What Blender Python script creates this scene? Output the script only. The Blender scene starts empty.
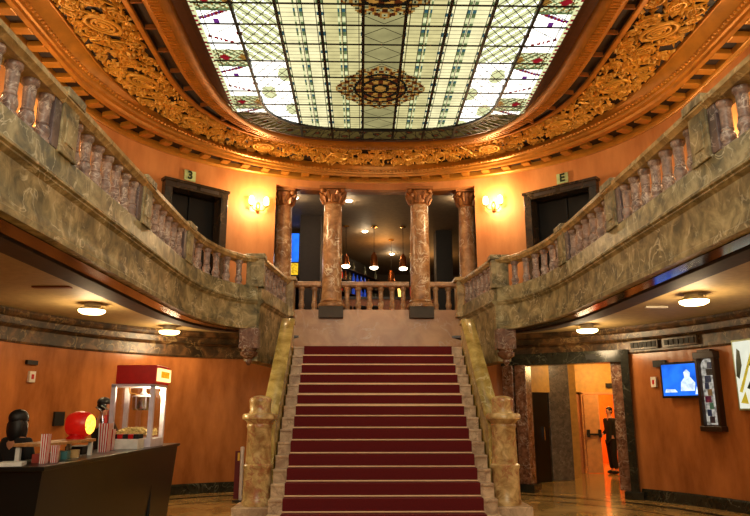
import bpy, bmesh, math, random
from mathutils import Vector, Matrix
random.seed(7)
PI = math.pi
S = bpy.context.scene
COL = S.collection

# ------------------------------------------------------------------ helpers
class MB:
    def __init__(self): self.v = []; self.f = []; self.m = []
    def add(self, vs, fs, mi=0):
        o = len(self.v); self.v += [tuple(p) for p in vs]
        for q in fs: self.f.append(tuple(i + o for i in q)); self.m.append(mi)
        return self
    def box(self, x0, x1, y0, y1, z0, z1, mi=0):
        return self.add([(x0,y0,z0),(x1,y0,z0),(x1,y1,z0),(x0,y1,z0),(x0,y0,z1),(x1,y0,z1),(x1,y1,z1),(x0,y1,z1)],
            [(0,3,2,1),(4,5,6,7),(0,1,5,4),(1,2,6,5),(2,3,7,6),(3,0,4,7)], mi)
    def obox(self, c, sx, sy, sz, rz=0, mi=0, tilt=0):
        """box centred in plan on c, standing on c.z, turned by rz"""
        k, s = math.cos(rz), math.sin(rz); vs = []
        for z in (0, sz):
            for (a, b) in ((-1,-1),(1,-1),(1,1),(-1,1)):
                x, y = a*sx/2, b*sy/2 + tilt*z
                vs.append((c[0]+x*k-y*s, c[1]+x*s+y*k, c[2]+z))
        return self.add(vs, [(0,3,2,1),(4,5,6,7),(0,1,5,4),(1,2,6,5),(2,3,7,6),(3,0,4,7)], mi)
    def lathe(self, cx, cy, prof, seg=20, mi=0, sq=False):
        vs = []; n = len(prof)
        for r, z in prof:
            for k in range(seg):
                a = 2*PI*(k+.5)/seg
                vs.append((cx+r*math.cos(a), cy+r*math.sin(a), z))
        fs = [(i*seg+k, i*seg+(k+1)%seg, (i+1)*seg+(k+1)%seg, (i+1)*seg+k) for i in range(n-1) for k in range(seg)]
        fs.append(tuple(range(seg))); fs.append(tuple((n-1)*seg+k for k in range(seg)))
        return self.add(vs, fs, mi)
    def prism(self, poly, z0, z1, mi=0):
        n = len(poly)
        vs = [(x,y,z0) for x,y in poly]+[(x,y,z1) for x,y in poly]
        return self.add(vs, [tuple(range(n-1,-1,-1)), tuple(range(n,2*n))]+[(i,(i+1)%n,n+(i+1)%n,n+i) for i in range(n)], mi)
    def xprism(self, poly, x0, x1, mi=0):
        n = len(poly)
        vs = [(x0,y,z) for y,z in poly]+[(x1,y,z) for y,z in poly]
        return self.add(vs, [tuple(range(n)), tuple(range(2*n-1,n-1,-1))]+[(i,(i+1)%n,n+(i+1)%n,n+i) for i in range(n)], mi)
    def yprism(self, poly, y0, y1, mi=0):
        n = len(poly)
        vs = [(x,y0,z) for x,z in poly]+[(x,y1,z) for x,z in poly]
        return self.add(vs, [tuple(range(n)), tuple(range(2*n-1,n-1,-1))]+[(i,(i+1)%n,n+(i+1)%n,n+i) for i in range(n)], mi)
    def tube(self, pts, r, seg=6, mi=0, closed=False):
        pts = [Vector(p) for p in pts]; n = len(pts); vs = []
        for i, p in enumerate(pts):
            a = pts[(i-1) % n] if (closed or i > 0) else p
            b = pts[(i+1) % n] if (closed or i < n-1) else p
            t = (b-a)
            t = t.normalized() if t.length > 1e-9 else Vector((0,0,1))
            u = t.cross(Vector((0,0,1)))
            if u.length < 1e-3: u = t.cross(Vector((1,0,0)))
            u.normalize(); w = t.cross(u)
            rr = r[i] if isinstance(r, (list, tuple)) else r
            for k in range(seg):
                q = 2*PI*k/seg; vs.append(p+u*(rr*math.cos(q))+w*(rr*math.sin(q)))
        m = n if closed else n-1
        fs = [(i*seg+k, i*seg+(k+1)%seg, ((i+1)%n)*seg+(k+1)%seg, ((i+1)%n)*seg+k) for i in range(m) for k in range(seg)]
        if not closed: fs += [tuple(range(seg)), tuple((n-1)*seg+k for k in range(seg))]
        return self.add(vs, fs, mi)
    def ell(self, c, rx, ry, rz, seg=14, rings=9, mi=0, rot=None):
        vs = []
        for i in range(rings+1):
            a = PI*i/rings; rr = max(math.sin(a), 1e-3)
            for k in range(seg):
                b = 2*PI*k/seg
                v = Vector((rx*rr*math.cos(b), ry*rr*math.sin(b), rz*math.cos(a)))
                if rot: v = rot @ v
                vs.append(v+Vector(c))
        fs = [(i*seg+k, i*seg+(k+1)%seg, (i+1)*seg+(k+1)%seg, (i+1)*seg+k) for i in range(rings) for k in range(seg)]
        return self.add(vs, fs, mi)
    def grid(self, rows, mi=0, closed=False):
        n = len(rows[0]); vs = [p for r in rows for p in r]
        m = len(rows) if closed else len(rows)-1
        return self.add(vs, [(i*n+k, i*n+k+1, ((i+1) % len(rows))*n+k+1, ((i+1) % len(rows))*n+k) for i in range(m) for k in range(n-1)], mi)
    def sweep(self, path, prof, nrm=None, mi=0, closed=True):
        """closed profile (offset to the left of the path, z) swept along a plan path, ends capped"""
        nr = nrm or normals(path); rows = []
        for (off, z) in prof:
            rows.append([(p[0]+n[0]*off, p[1]+n[1]*off, z) for p, n in zip(path, nr)])
        self.grid(rows, mi, closed)
        if closed:
            o = len(self.v)-len(rows)*len(path); k = len(path)
            self.f += [tuple(o+i*k for i in range(len(rows))), tuple(o+i*k+k-1 for i in range(len(rows)))]; self.m += [mi, mi]
        return self
    def build(self, name, mats, parent=None, smooth=False, recalc=True, bevel=0, origin=None):
        o0 = Vector(parent.location) if parent is not None and origin is None else Vector(origin or (0,0,0))
        if parent is not None and parent.parent is not None and origin is None: o0 = o0 + Vector(parent.parent.location)
        me = bpy.data.meshes.new(name)
        me.from_pydata([(x-o0.x, y-o0.y, z-o0.z) for x, y, z in self.v], [], self.f)
        if not isinstance(mats, (list, tuple)): mats = [mats]
        for m in mats: me.materials.append(m)
        if len(mats) > 1: me.polygons.foreach_set('material_index', self.m)
        if recalc:
            b = bmesh.new(); b.from_mesh(me); bmesh.ops.recalc_face_normals(b, faces=b.faces); b.to_mesh(me); b.free()
        if smooth:
            me.polygons.foreach_set('use_smooth', [True]*len(me.polygons))
            try: me.set_sharp_from_angle(angle=math.radians(42))
            except Exception: pass
        me.update()
        ob = bpy.data.objects.new(name, me); COL.objects.link(ob)
        if parent is not None: ob.parent = parent
        elif origin: ob.location = origin
        if bevel:
            md = ob.modifiers.new('bevel', 'BEVEL'); md.width = bevel; md.segments = 2; md.limit_method = 'ANGLE'
        return ob

def normals(path):
    out = []
    for i in range(len(path)):
        a = path[max(i-1,0)]; b = path[min(i+1,len(path)-1)]
        dx, dy = b[0]-a[0], b[1]-a[1]; l = math.hypot(dx, dy) or 1
        out.append((-dy/l, dx/l))
    return out
def tag(o, label=None, cat=None, group=None, kind=None):
    if label: o['label'] = label
    if cat: o['category'] = cat
    if group: o['group'] = group
    if kind: o['kind'] = kind
    return o
def thing(name, loc, label, cat, group=None):
    o = bpy.data.objects.new(name, None); COL.objects.link(o); o.location = loc; o.empty_display_size = .1
    return tag(o, label, cat, group)
def struct(o): o['kind'] = 'structure'; return o
def inst(src, name, parent, loc):
    """a part sharing src's mesh, placed relative to parent"""
    o = bpy.data.objects.new(name, src.data); COL.objects.link(o); o.parent = parent; o.location = loc
    return o
def copy_tree(root, loc, label=None, rz=None):
    r = root.copy(); COL.objects.link(r); r.location = loc
    if label: r['label'] = label
    if rz is not None: r.rotation_euler = (0,0,rz)
    def rec(a, b):
        for ch in list(a.children):
            c = ch.copy(); COL.objects.link(c); c.parent = b; rec(ch, c)
    rec(root, r); return r

# ------------------------------------------------------------------ materials
def lin(c):
    return tuple((x/12.92 if x <= .04045 else ((x+.055)/1.055)**2.4) for x in (v/255 for v in c))
def nmat(name):
    m = bpy.data.materials.new(name); m.use_nodes = True
    nt = m.node_tree; b = nt.nodes['Principled BSDF']
    return m, nt, b
def plain(name, rgb, rough=.5, metal=0, emit=0, var=.12, sc=9, ecol=None, bump=0):
    m, nt, b = nmat(name); c = lin(rgb)
    g = nt.nodes.new('ShaderNodeNewGeometry'); n = nt.nodes.new('ShaderNodeTexNoise'); n.inputs['Scale'].default_value = sc; n.inputs['Detail'].default_value = 3
    nt.links.new(g.outputs['Position'], n.inputs['Vector'])
    r = nt.nodes.new('ShaderNodeValToRGB'); r.color_ramp.elements[0].position = .3; r.color_ramp.elements[1].position = .7
    r.color_ramp.elements[0].color = (*[x*(1-var) for x in c], 1); r.color_ramp.elements[1].color = (*[min(1, x*(1+var)) for x in c], 1)
    nt.links.new(n.outputs['Fac'], r.inputs['Fac']); nt.links.new(r.outputs['Color'], b.inputs['Base Color'])
    b.inputs['Roughness'].default_value = rough; b.inputs['Metallic'].default_value = metal
    if emit:
        if ecol: b.inputs['Emission Color'].default_value = (*lin(ecol), 1)
        else: nt.links.new(r.outputs['Color'], b.inputs['Emission Color'])
        b.inputs['Emission Strength'].default_value = emit
    if bump:
        bp = nt.nodes.new('ShaderNodeBump'); bp.inputs['Strength'].default_value = bump; bp.inputs['Distance'].default_value = .01
        nt.links.new(n.outputs['Fac'], bp.inputs['Height']); nt.links.new(bp.outputs['Normal'], b.inputs['Normal'])
    return m
def marble(name, c1, c2, vein, sc=2.2, rough=.25, vw=.03, c3=None, vamt=.8, vsc=None):
    m, nt, b = nmat(name); N = nt.nodes.new; L = nt.links.new
    g = N('ShaderNodeNewGeometry')
    n1 = N('ShaderNodeTexNoise'); n1.inputs['Scale'].default_value = sc; n1.inputs['Detail'].default_value = 7; n1.inputs['Roughness'].default_value = .62; n1.inputs['Distortion'].default_value = .6
    L(g.outputs['Position'], n1.inputs['Vector'])
    r = N('ShaderNodeValToRGB'); e = r.color_ramp.elements
    e[0].position = .36; e[0].color = (*lin(c1), 1); e[1].position = .64; e[1].color = (*lin(c2), 1)
    if c3:
        k = e.new(.5); k.color = (*lin(c3), 1)
    L(n1.outputs['Fac'], r.inputs['Fac'])
    n2 = N('ShaderNodeTexNoise'); n2.inputs['Scale'].default_value = vsc or sc*.9; n2.inputs['Detail'].default_value = 4; n2.inputs['Roughness'].default_value = .5; n2.inputs['Distortion'].default_value = 1.2
    mp = N('ShaderNodeMapping'); mp.inputs['Location'].default_value = (7.3, 2.1, 5.7); mp.inputs['Rotation'].default_value = (.5, .7, .3)
    L(g.outputs['Position'], mp.inputs['Vector']); L(mp.outputs['Vector'], n2.inputs['Vector'])
    s = N('ShaderNodeMath'); s.operation = 'SUBTRACT'; s.inputs[1].default_value = .5; L(n2.outputs['Fac'], s.inputs[0])
    a = N('ShaderNodeMath'); a.operation = 'ABSOLUTE'; L(s.outputs[0], a.inputs[0])
    mr = N('ShaderNodeMapRange'); mr.inputs['From Min'].default_value = 0; mr.inputs['From Max'].default_value = vw; mr.inputs['To Min'].default_value = vamt; mr.inputs['To Max'].default_value = 0
    L(a.outputs[0], mr.inputs['Value'])
    n3 = N('ShaderNodeTexNoise'); n3.inputs['Scale'].default_value = sc*.6; L(g.outputs['Position'], n3.inputs['Vector'])
    mr2 = N('ShaderNodeMapRange'); mr2.inputs['From Min'].default_value = .42; mr2.inputs['From Max'].default_value = .6; L(n3.outputs['Fac'], mr2.inputs['Value'])
    mu = N('ShaderNodeMath'); mu.operation = 'MULTIPLY'; L(mr.outputs[0], mu.inputs[0]); L(mr2.outputs[0], mu.inputs[1])
    mx = N('ShaderNodeMix'); mx.data_type = 'RGBA'; L(mu.outputs[0], mx.inputs['Factor']); L(r.outputs['Color'], mx.inputs['A']); mx.inputs['B'].default_value = (*lin(vein), 1)
    L(mx.outputs['Result'], b.inputs['Base Color']); b.inputs['Roughness'].default_value = rough
    return m
def panels(name, c1, c2, rough=.22, seam=1.2):
    """polished orange stone slabs: vertical cloudy grain"""
    m, nt, b = nmat(name); N = nt.nodes.new; L = nt.links.new
    g = N('ShaderNodeNewGeometry'); mp = N('ShaderNodeMapping'); mp.inputs['Scale'].default_value = (1.6, 1.6, .5); L(g.outputs['Position'], mp.inputs['Vector'])
    n1 = N('ShaderNodeTexNoise'); n1.inputs['Scale'].default_value = 1.4; n1.inputs['Detail'].default_value = 6; n1.inputs['Roughness'].default_value = .6; L(mp.outputs['Vector'], n1.inputs['Vector'])
    r = N('ShaderNodeValToRGB'); e = r.color_ramp.elements; e[0].position = .32; e[0].color = (*lin(c1), 1); e[1].position = .68; e[1].color = (*lin(c2), 1)
    L(n1.outputs['Fac'], r.inputs['Fac']); L(r.outputs['Color'], b.inputs['Base Color']); b.inputs['Roughness'].default_value = rough
    return m
def emitm(name, rgb, st, var=.1, sc=6):
    m = bpy.data.materials.new(name); m.use_nodes = True; nt = m.node_tree; nt.nodes.clear(); N = nt.nodes.new; L = nt.links.new
    o = N('ShaderNodeOutputMaterial'); e = N('ShaderNodeEmission'); g = N('ShaderNodeNewGeometry'); n = N('ShaderNodeTexNoise'); n.inputs['Scale'].default_value = sc; n.inputs['Detail'].default_value = 3
    L(g.outputs['Position'], n.inputs['Vector']); c = lin(rgb)
    r = N('ShaderNodeValToRGB'); r.color_ramp.elements[0].position = .35; r.color_ramp.elements[1].position = .65
    r.color_ramp.elements[0].color = (*[x*(1-var) for x in c], 1); r.color_ramp.elements[1].color = (*[x*(1+var) for x in c], 1)
    L(n.outputs['Fac'], r.inputs['Fac']); L(r.outputs['Color'], e.inputs['Color']); e.inputs['Strength'].default_value = st
    L(e.outputs[0], o.inputs['Surface']); return m

M = {}
M['balc'] = marble('olive_marble', (88,80,54), (182,166,124), (230,220,188), 4.2, .5, .025, (138,124,86), .75, 3.4)
M['rail'] = marble('rail_marble', (128,104,62), (206,174,116), (236,218,170), 5, .3, .025)
M['balu'] = marble('lilac_marble', (112,94,92), (176,154,146), (232,222,214), 9, .3, .035)
M['balu3'] = marble('violet_grey_marble', (70,58,62), (116,98,98), (190,180,180), 5, .3, .03)
M['balu2'] = marble('rose_marble', (150,108,76), (200,158,116), (225,200,170), 6, .3, .03)
M['col'] = marble('red_column_marble', (140,98,62), (204,162,118), (244,230,204), 4.5, .3, .04, (172,126,84), 1.0)
M['stair'] = marble('cream_stair_marble', (164,132,104), (220,190,156), (140,100,76), 6, .35, .03)
M['parap'] = marble('yellow_green_marble', (138,114,56), (206,180,108), (238,226,180), 3, .25, .02, (176,150,82), .7)
M['newel'] = marble('honey_marble', (150,108,62), (230,198,142), (172,88,62), 6, .3, .06, (196,162,106))
M['fascia'] = marble('rose_fascia_marble', (190,136,92), (218,170,122), (220,190,160), 2, .3, .02)
M['frieze'] = marble('dark_frieze_marble', (34,24,14), (104,72,42), (150,124,84), 4.5, .35, .03, (64,44,26))
M['port'] = marble('green_black_marble', (22,24,20), (46,46,38), (110,110,96), 4, .2, .02)
M['pil'] = marble('mottled_pilaster_marble', (84,52,40), (140,98,76), (190,170,150), 9, .25, .05)
M['greypil'] = marble('grey_pilaster_stone', (86,78,68), (120,108,94), (150,140,126), 9, .4, .04)
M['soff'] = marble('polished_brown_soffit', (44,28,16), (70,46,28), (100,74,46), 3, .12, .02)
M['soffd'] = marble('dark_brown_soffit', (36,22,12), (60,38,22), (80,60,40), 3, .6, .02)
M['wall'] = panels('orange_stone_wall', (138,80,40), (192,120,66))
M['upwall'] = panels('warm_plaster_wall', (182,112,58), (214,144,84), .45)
M['ceil'] = plain('cream_ceiling_paint', (172,146,96), .6)
M['gold'] = plain('old_gold_paint', (182,120,40), .36, .4, var=.18, sc=5, bump=.15)
M['goldd'] = plain('dark_gold_paint', (140,80,26), .45, .3, var=.2, sc=6)
M['ornbed'] = plain('ornament_ground_brown', (30,13,5), .6, .1)
M['brown'] = plain('brown_gilt_reveal', (70,38,16), .4, .25, var=.25, sc=14)
M['groove'] = plain('dark_groove', (48,32,20), .5)
M['carpet'] = plain('crimson_carpet', (100,10,14), .95, 0, var=.22, sc=160, bump=.4)
M['nosing'] = plain('pale_gold_nosing', (250,202,152), .4, .0)
M['brass'] = plain('brass', (224,170,84), .25, .9)
M['chrome'] = plain('chrome', (200,200,205), .15, 1)
M['black'] = plain('black_lacquer', (13,14,14), .28)
M['matte'] = plain('matte_black', (14,13,13), .6)
M['grey'] = plain('dark_grey_paint', (74,66,58), .6)
M['barceil'] = plain('bar_ceiling_paint', (120,104,84), .7)
M['barwall'] = plain('bar_wall_dark', (46,34,26), .7)
M['white'] = plain('white_plastic', (225,222,215), .4)
M['lilacmetal'] = plain('pale_metal', (226,216,234), .35, .1)
M['red'] = plain('red_enamel', (196,20,20), .3)
M['wood'] = plain('light_wood', (176,122,70), .45, var=.25, sc=30)
M['dwood'] = plain('dark_wood', (44,24,14), .35)
M['orangewood'] = plain('bar_counter_wood', (180,96,40), .4, var=.25, sc=14)
M['skin'] = plain('skin', (206,142,108), .55)
M['hair'] = plain('dark_hair', (16,12,11), .5)
M['cloth'] = plain('black_cloth', (18,17,18), .85)
M['cloth2'] = plain('charcoal_cloth', (58,54,52), .85)
M['screenb'] = emitm('screen_blue', (36,104,226), 1.0, .35, 3)
M['corrwall'] = plain('corridor_yellow_paint', (206,160,78), .5)
M['pinkwall'] = plain('corridor_pink_stone', (196,132,84), .4)
M['doorw'] = plain('door_cream', (216,160,104), .4)
M['lamp'] = emitm('lamp_glow', (255,214,140), 14, 0)
M['bulb'] = emitm('bulb_glow', (255,196,110), 22, 0)
M['spot'] = emitm('downlight_glow', (255,232,196), 16, 0)
def glassm():
    m = bpy.data.materials.new('clear_glass'); m.use_nodes = True; nt = m.node_tree; nt.nodes.clear(); N = nt.nodes.new; L = nt.links.new
    o = N('ShaderNodeOutputMaterial'); mx = N('ShaderNodeMixShader'); t = N('ShaderNodeBsdfTransparent'); g = N('ShaderNodeBsdfGlossy'); g.inputs['Roughness'].default_value = .05
    mx.inputs[0].default_value = .07; L(t.outputs[0], mx.inputs[1]); L(g.outputs[0], mx.inputs[2]); L(mx.outputs[0], o.inputs['Surface']); return m
M['glass'] = glassm()
def floorm():
    m, nt, b = nmat('polished_floor_stone'); N = nt.nodes.new; L = nt.links.new
    g = N('ShaderNodeNewGeometry'); n1 = N('ShaderNodeTexNoise'); n1.inputs['Scale'].default_value = 1.6; n1.inputs['Detail'].default_value = 6
    L(g.outputs['Position'], n1.inputs['Vector'])
    r = N('ShaderNodeValToRGB'); e = r.color_ramp.elements; e[0].position = .35; e[0].color = (*lin((160,126,72)), 1); e[1].position = .65; e[1].color = (*lin((206,170,108)), 1)
    L(n1.outputs['Fac'], r.inputs['Fac']); L(r.outputs['Color'], b.inputs['Base Color']); b.inputs['Roughness'].default_value = .12
    return m
M['floor'] = floorm()

# ------------------------------------------------------------------ plan curves
def sup(th, a, b, c, n):
    k, s = math.cos(th), math.sin(th)
    return (a*math.copysign(abs(k)**(2/n), k), c+b*abs(s)**(2/n))
WALL = (5.32, 4.36, 9.99, 2.10)     # upper wall (half-ellipse apse)
GLASS = (2.675, 1.80, 10.53, 2.69)  # outline of the skylight
GROUND = (6.3, 6.55, 8.0, 2.5)      # ground-floor wall
YB = -3.0                           # back of the hall
NS, NA = 26, 120
# plan lines of the ceiling mouldings, from the wall (0) to the skylight (7)
ANCH = [WALL, (4.93,4.9,9.22,2.06), (4.83,5.3,8.75,2.02), (4.58,4.75,9.27,2.23), (3.65,3.36,9.82,2.41), (3.35,3.9,9.15,2.7), (2.90,3.63,8.93,3.05), GLASS]
def curve(v, *_):
    """left -> right line at moulding position v"""
    i = min(int(v), len(ANCH)-2); t = v-i
    a, b, c, n = [p+(q-p)*t for p, q in zip(ANCH[i], ANCH[i+1])]
    return ([(-a, YB+(c-YB)*k/NS) for k in range(NS)]+[sup(PI-PI*k/NA, a, b, c, n) for k in range(NA+1)]
            +[(a, c-(c-YB)*(k+1)/NS) for k in range(NS)])
def wallpath(P, xs=None, n=90):
    """points left -> right along ground/upper wall, with the x values in xs hit exactly"""
    a, b, c, m = P
    pts = [(-a, YB), (-a, c*.5)]
    arc = [sup(PI-PI*i/n, *P) for i in range(n+1)]
    ex = []
    for x in xs or []:
        ex.append((x, c+b*max(0, 1-(abs(x)/a)**m)**(1/m)))
    arc = sorted(arc+ex, key=lambda p: p[0])
    return pts+arc+[(a, c*.5), (a, YB)]
def ywall(P, x):
    a, b, c, m = P
    return c+b*max(0, 1-(abs(x)/a)**m)**(1/m)
def wallmesh(P, z0, z1, openings, side=None, thick=.18):
    xs = [x for o in openings for x in o[:2]]+[0]
    path = wallpath(P, xs); nr = normals(path); mb = MB()
    for (p, q, n0, n1) in zip(path, path[1:], nr, nr[1:]):
        mx, my = (p[0]+q[0])/2, (p[1]+q[1])/2
        if side == 'left' and mx > 0: continue
        if side == 'right' and mx < 0: continue
        spans = [(z0, z1)]
        for (x0, x1, a, b) in openings:
            if x0 < mx < x1 and my > P[2]-.5:
                spans = [t for t in ((z0, a), (b, z1)) if t[1]-t[0] > 1e-4]
        for (a, b) in spans:
            vs = []
            for z in (a, b):
                vs += [(p[0], p[1], z), (q[0], q[1], z), (q[0]+n1[0]*thick, q[1]+n1[1]*thick, z), (p[0]+n0[0]*thick, p[1]+n0[1]*thick, z)]
            mb.add(vs, [(0,3,2,1),(4,5,6,7),(0,1,5,4),(1,2,6,5),(2,3,7,6),(3,0,4,7)])
    return mb
# openings (x0, x1, z0, z1)
PORT = (3.02, 4.84, 0, 2.62)
UDL, UDR = (-4.36, -3.28, 3.62, 6.14), (3.30, 4.5, 3.62, 6.14)
BAR = (-2.25, 2.25, 3.62, 6.62)

# ------------------------------------------------------------------ room shell
mb = MB().box(-6.6, 6.6, YB-.2, 14.6, -.2, 0); mb.box(2.4, 9, 14.6, 21.5, -.2, 0)
struct(mb.build('floor', M['floor']))
# dark inlay bands set in the floor
for k, (sc, w) in enumerate(((.9, .16), (.80, .05))):
    a, b, c, n = GROUND; P = (a*sc, b*sc, c, n)
    pa = wallpath(P); mb = MB().sweep(pa, [(0, 0.0), (0, .003), (w, .003), (w, 0.0)])
    struct(mb.build('trim_%d' % (20+k), plain('floor_inlay_%d' % k, (58,44,26), .15)))
for side in ('left', 'right'):
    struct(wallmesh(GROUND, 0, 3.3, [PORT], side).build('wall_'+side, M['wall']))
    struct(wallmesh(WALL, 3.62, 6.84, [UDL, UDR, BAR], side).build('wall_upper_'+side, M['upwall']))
# skirting, frieze
def along(P, z0, z1, dep, side, xcut=None):
    path = wallpath(P, [0]+([xcut[0], xcut[1]] if xcut else []))
    path = [p for p in path if (p[0] <= 1e-6 if side == 'left' else p[0] >= -1e-6)]
    runs = [path]
    if xcut:
        i0 = max(i for i, p in enumerate(path) if p[0] <= xcut[0]+1e-6 and p[1] > P[2]); i1 = min(i for i, p in enumerate(path) if p[0] >= xcut[1]-1e-6)
        runs = [path[:i0+1], path[i1:]]
    return runs
mb = MB().sweep(along(GROUND, 0, 0, 0, 'left')[0], [(.01,0),(-.05,0),(-.05,.17),(-.03,.2),(.01,.2)])
struct(mb.build('baseboard_left', M['port']))
mb = MB()
for r in along(GROUND, 0, 0, 0, 'right', (2.8, 4.98)): mb.sweep(r, [(.01,0),(-.05,0),(-.05,.17),(-.03,.2),(.01,.2)])
struct(mb.build('baseboard_right', M['port']))
for k, side in enumerate(('left', 'right')):
    path = along(GROUND, 0, 0, 0, side)[0]
    pr = [(.01,2.7),(-.04,2.7),(-.05,2.73),(-.05,2.93),(-.08,2.95),(-.11,2.97),(-.09,2.99),(-.07,3.0),(-.09,3.10),(-.14,3.13),(-.17,3.18),(-.17,3.225),(.01,3.225)]
    struct(MB().sweep(path, pr).build('trim_%d' % (k+1), M['frieze']))
# rear end of the hall (behind the camera), with an added, unseen window to go with the front fill light
wf = MB()
for x in (-2.3, -.77, .77, 2.3): wf.box(x-.05, x+.05, YB-.02, YB+.08, 3.8, 6.3)
for z in (3.8, 5.05, 6.3): wf.box(-2.35, 2.35, YB-.02, YB+.08, z-.05, z+.05)
wf = struct(wf.build('window_2', M['dwood']))
g_ = MB().box(-2.3, 2.3, YB+.0, YB+.02, 3.8, 6.3).build('glass_pane', emitm('daylit_glass', (255,240,210), 1.0, .05)); g_.parent = wf  # glowing pane of the added window
struct(MB().box(-6.6, 6.6, YB-.2, YB, 0, 7.2).build('wall_rear', M['upwall']))

# ------------------------------------------------------------------ balconies
def mir(pts, s):
    """mirror a right-hand plan line; the left balcony stands 14 cm further out along its straight run"""
    return [(s*x-(.14*min(1, max(0, (x-2.26)/.7))*(y < 12.02) if s < 0 else 0), y) for x, y in pts]
FR = [(2.97, YB), (2.97, 2), (2.97, 6), (2.97, 9.4), (2.955, 10.0), (2.91, 10.6), (2.82, 11.1), (2.7, 11.5), (2.54, 11.82), (2.38, 11.98), (2.26, 12.03)]
DG = [(2.26, 12.03), (1.95, 14.42)]
FASC = [(-.28,3.88),(.07,3.88),(.085,3.86),(.085,3.66),(.10,3.64),(.125,3.62),(.125,3.595),(.10,3.58),(.10,3.565),(.075,3.545),(.06,3.53),(.06,3.24),(.07,3.225),(.07,3.15),(.085,3.135),(.085,3.08),(-.28,3.08)]
RAIL = [(-.11,4.33),(.09,4.33),(.10,4.35),(.13,4.38),(.13,4.43),(.09,4.45),(-.11,4.45),(-.14,4.42),(-.14,4.37)]
def offs(path, d, s):
    nr = normals(path); return [(p[0]+n[0]*d*s, p[1]+n[1]*d*s) for p, n in zip(path, nr)]
def baluster_prof(h, r):
    k = [(.95,0),(.95,.06),(.78,.07),(.72,.10),(.82,.14),(.94,.20),(.94,.26),(.8,.33),(.68,.36),(.78,.38),(.78,.40),(.66,.42),(.70,.55),(.74,.78),(.76,.82),(.68,.84),(.82,.88),(.95,.91),(1.0,.93),(1.0,1.0)]
    return [(a*r, b*h) for a, b in k]
BAL = MB().lathe(0, 0, baluster_prof(.45, .073), 14)
BAL_L = BAL.build('baluster', M['balu'], smooth=True)
BAL_C = MB().lathe(0, 0, baluster_prof(.53, .075), 14).build('baluster', M['balu2'], smooth=True)
def pier_mb(x, y, rz, L=.32, D=.20, z0=3.86, z1=4.49):
    p = MB(); p.obox((x, y, z0), L, D, z1-.06-z0, rz); p.obox((x, y, z1-.09), L+.05, D+.08, .09, rz)
    p.obox((x, y, z0), L+.02, D+.02, .05, rz); p.obox((x, y, z0+.12), L*.55, D+.02, .28, rz)
    return p
first_used = {}
def put_bal(src, parent, x, y, z):
    loc = Vector((x, y, z))-parent.location
    if src.name not in first_used:
        first_used[src.name] = 1; src.parent = parent; src.location = loc; return src
    return inst(src, 'baluster', parent, loc)
def bays(path, cuts, ncount, parent, src, z):
    """balusters between arc-length cut positions"""
    ln = [0]
    for a, b in zip(path, path[1:]): ln.append(ln[-1]+math.dist(a, b))
    def at(s):
        for i in range(len(path)-1):
            if s <= ln[i+1] or i == len(path)-2:
                t = (s-ln[i])/(ln[i+1]-ln[i]); return (path[i][0]+(path[i+1][0]-path[i][0])*t, path[i][1]+(path[i+1][1]-path[i][1])*t, math.atan2(path[i+1][1]-path[i][1], path[i+1][0]-path[i][0]))
    for (s0, s1), n in zip(zip(cuts, cuts[1:]), ncount):
        for k in range(n):
            x, y, _ = at(s0+.17+(s1-s0-.34)*(k+.5)/n); put_bal(src, parent, x, y, z)
    return at, ln[-1]
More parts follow.
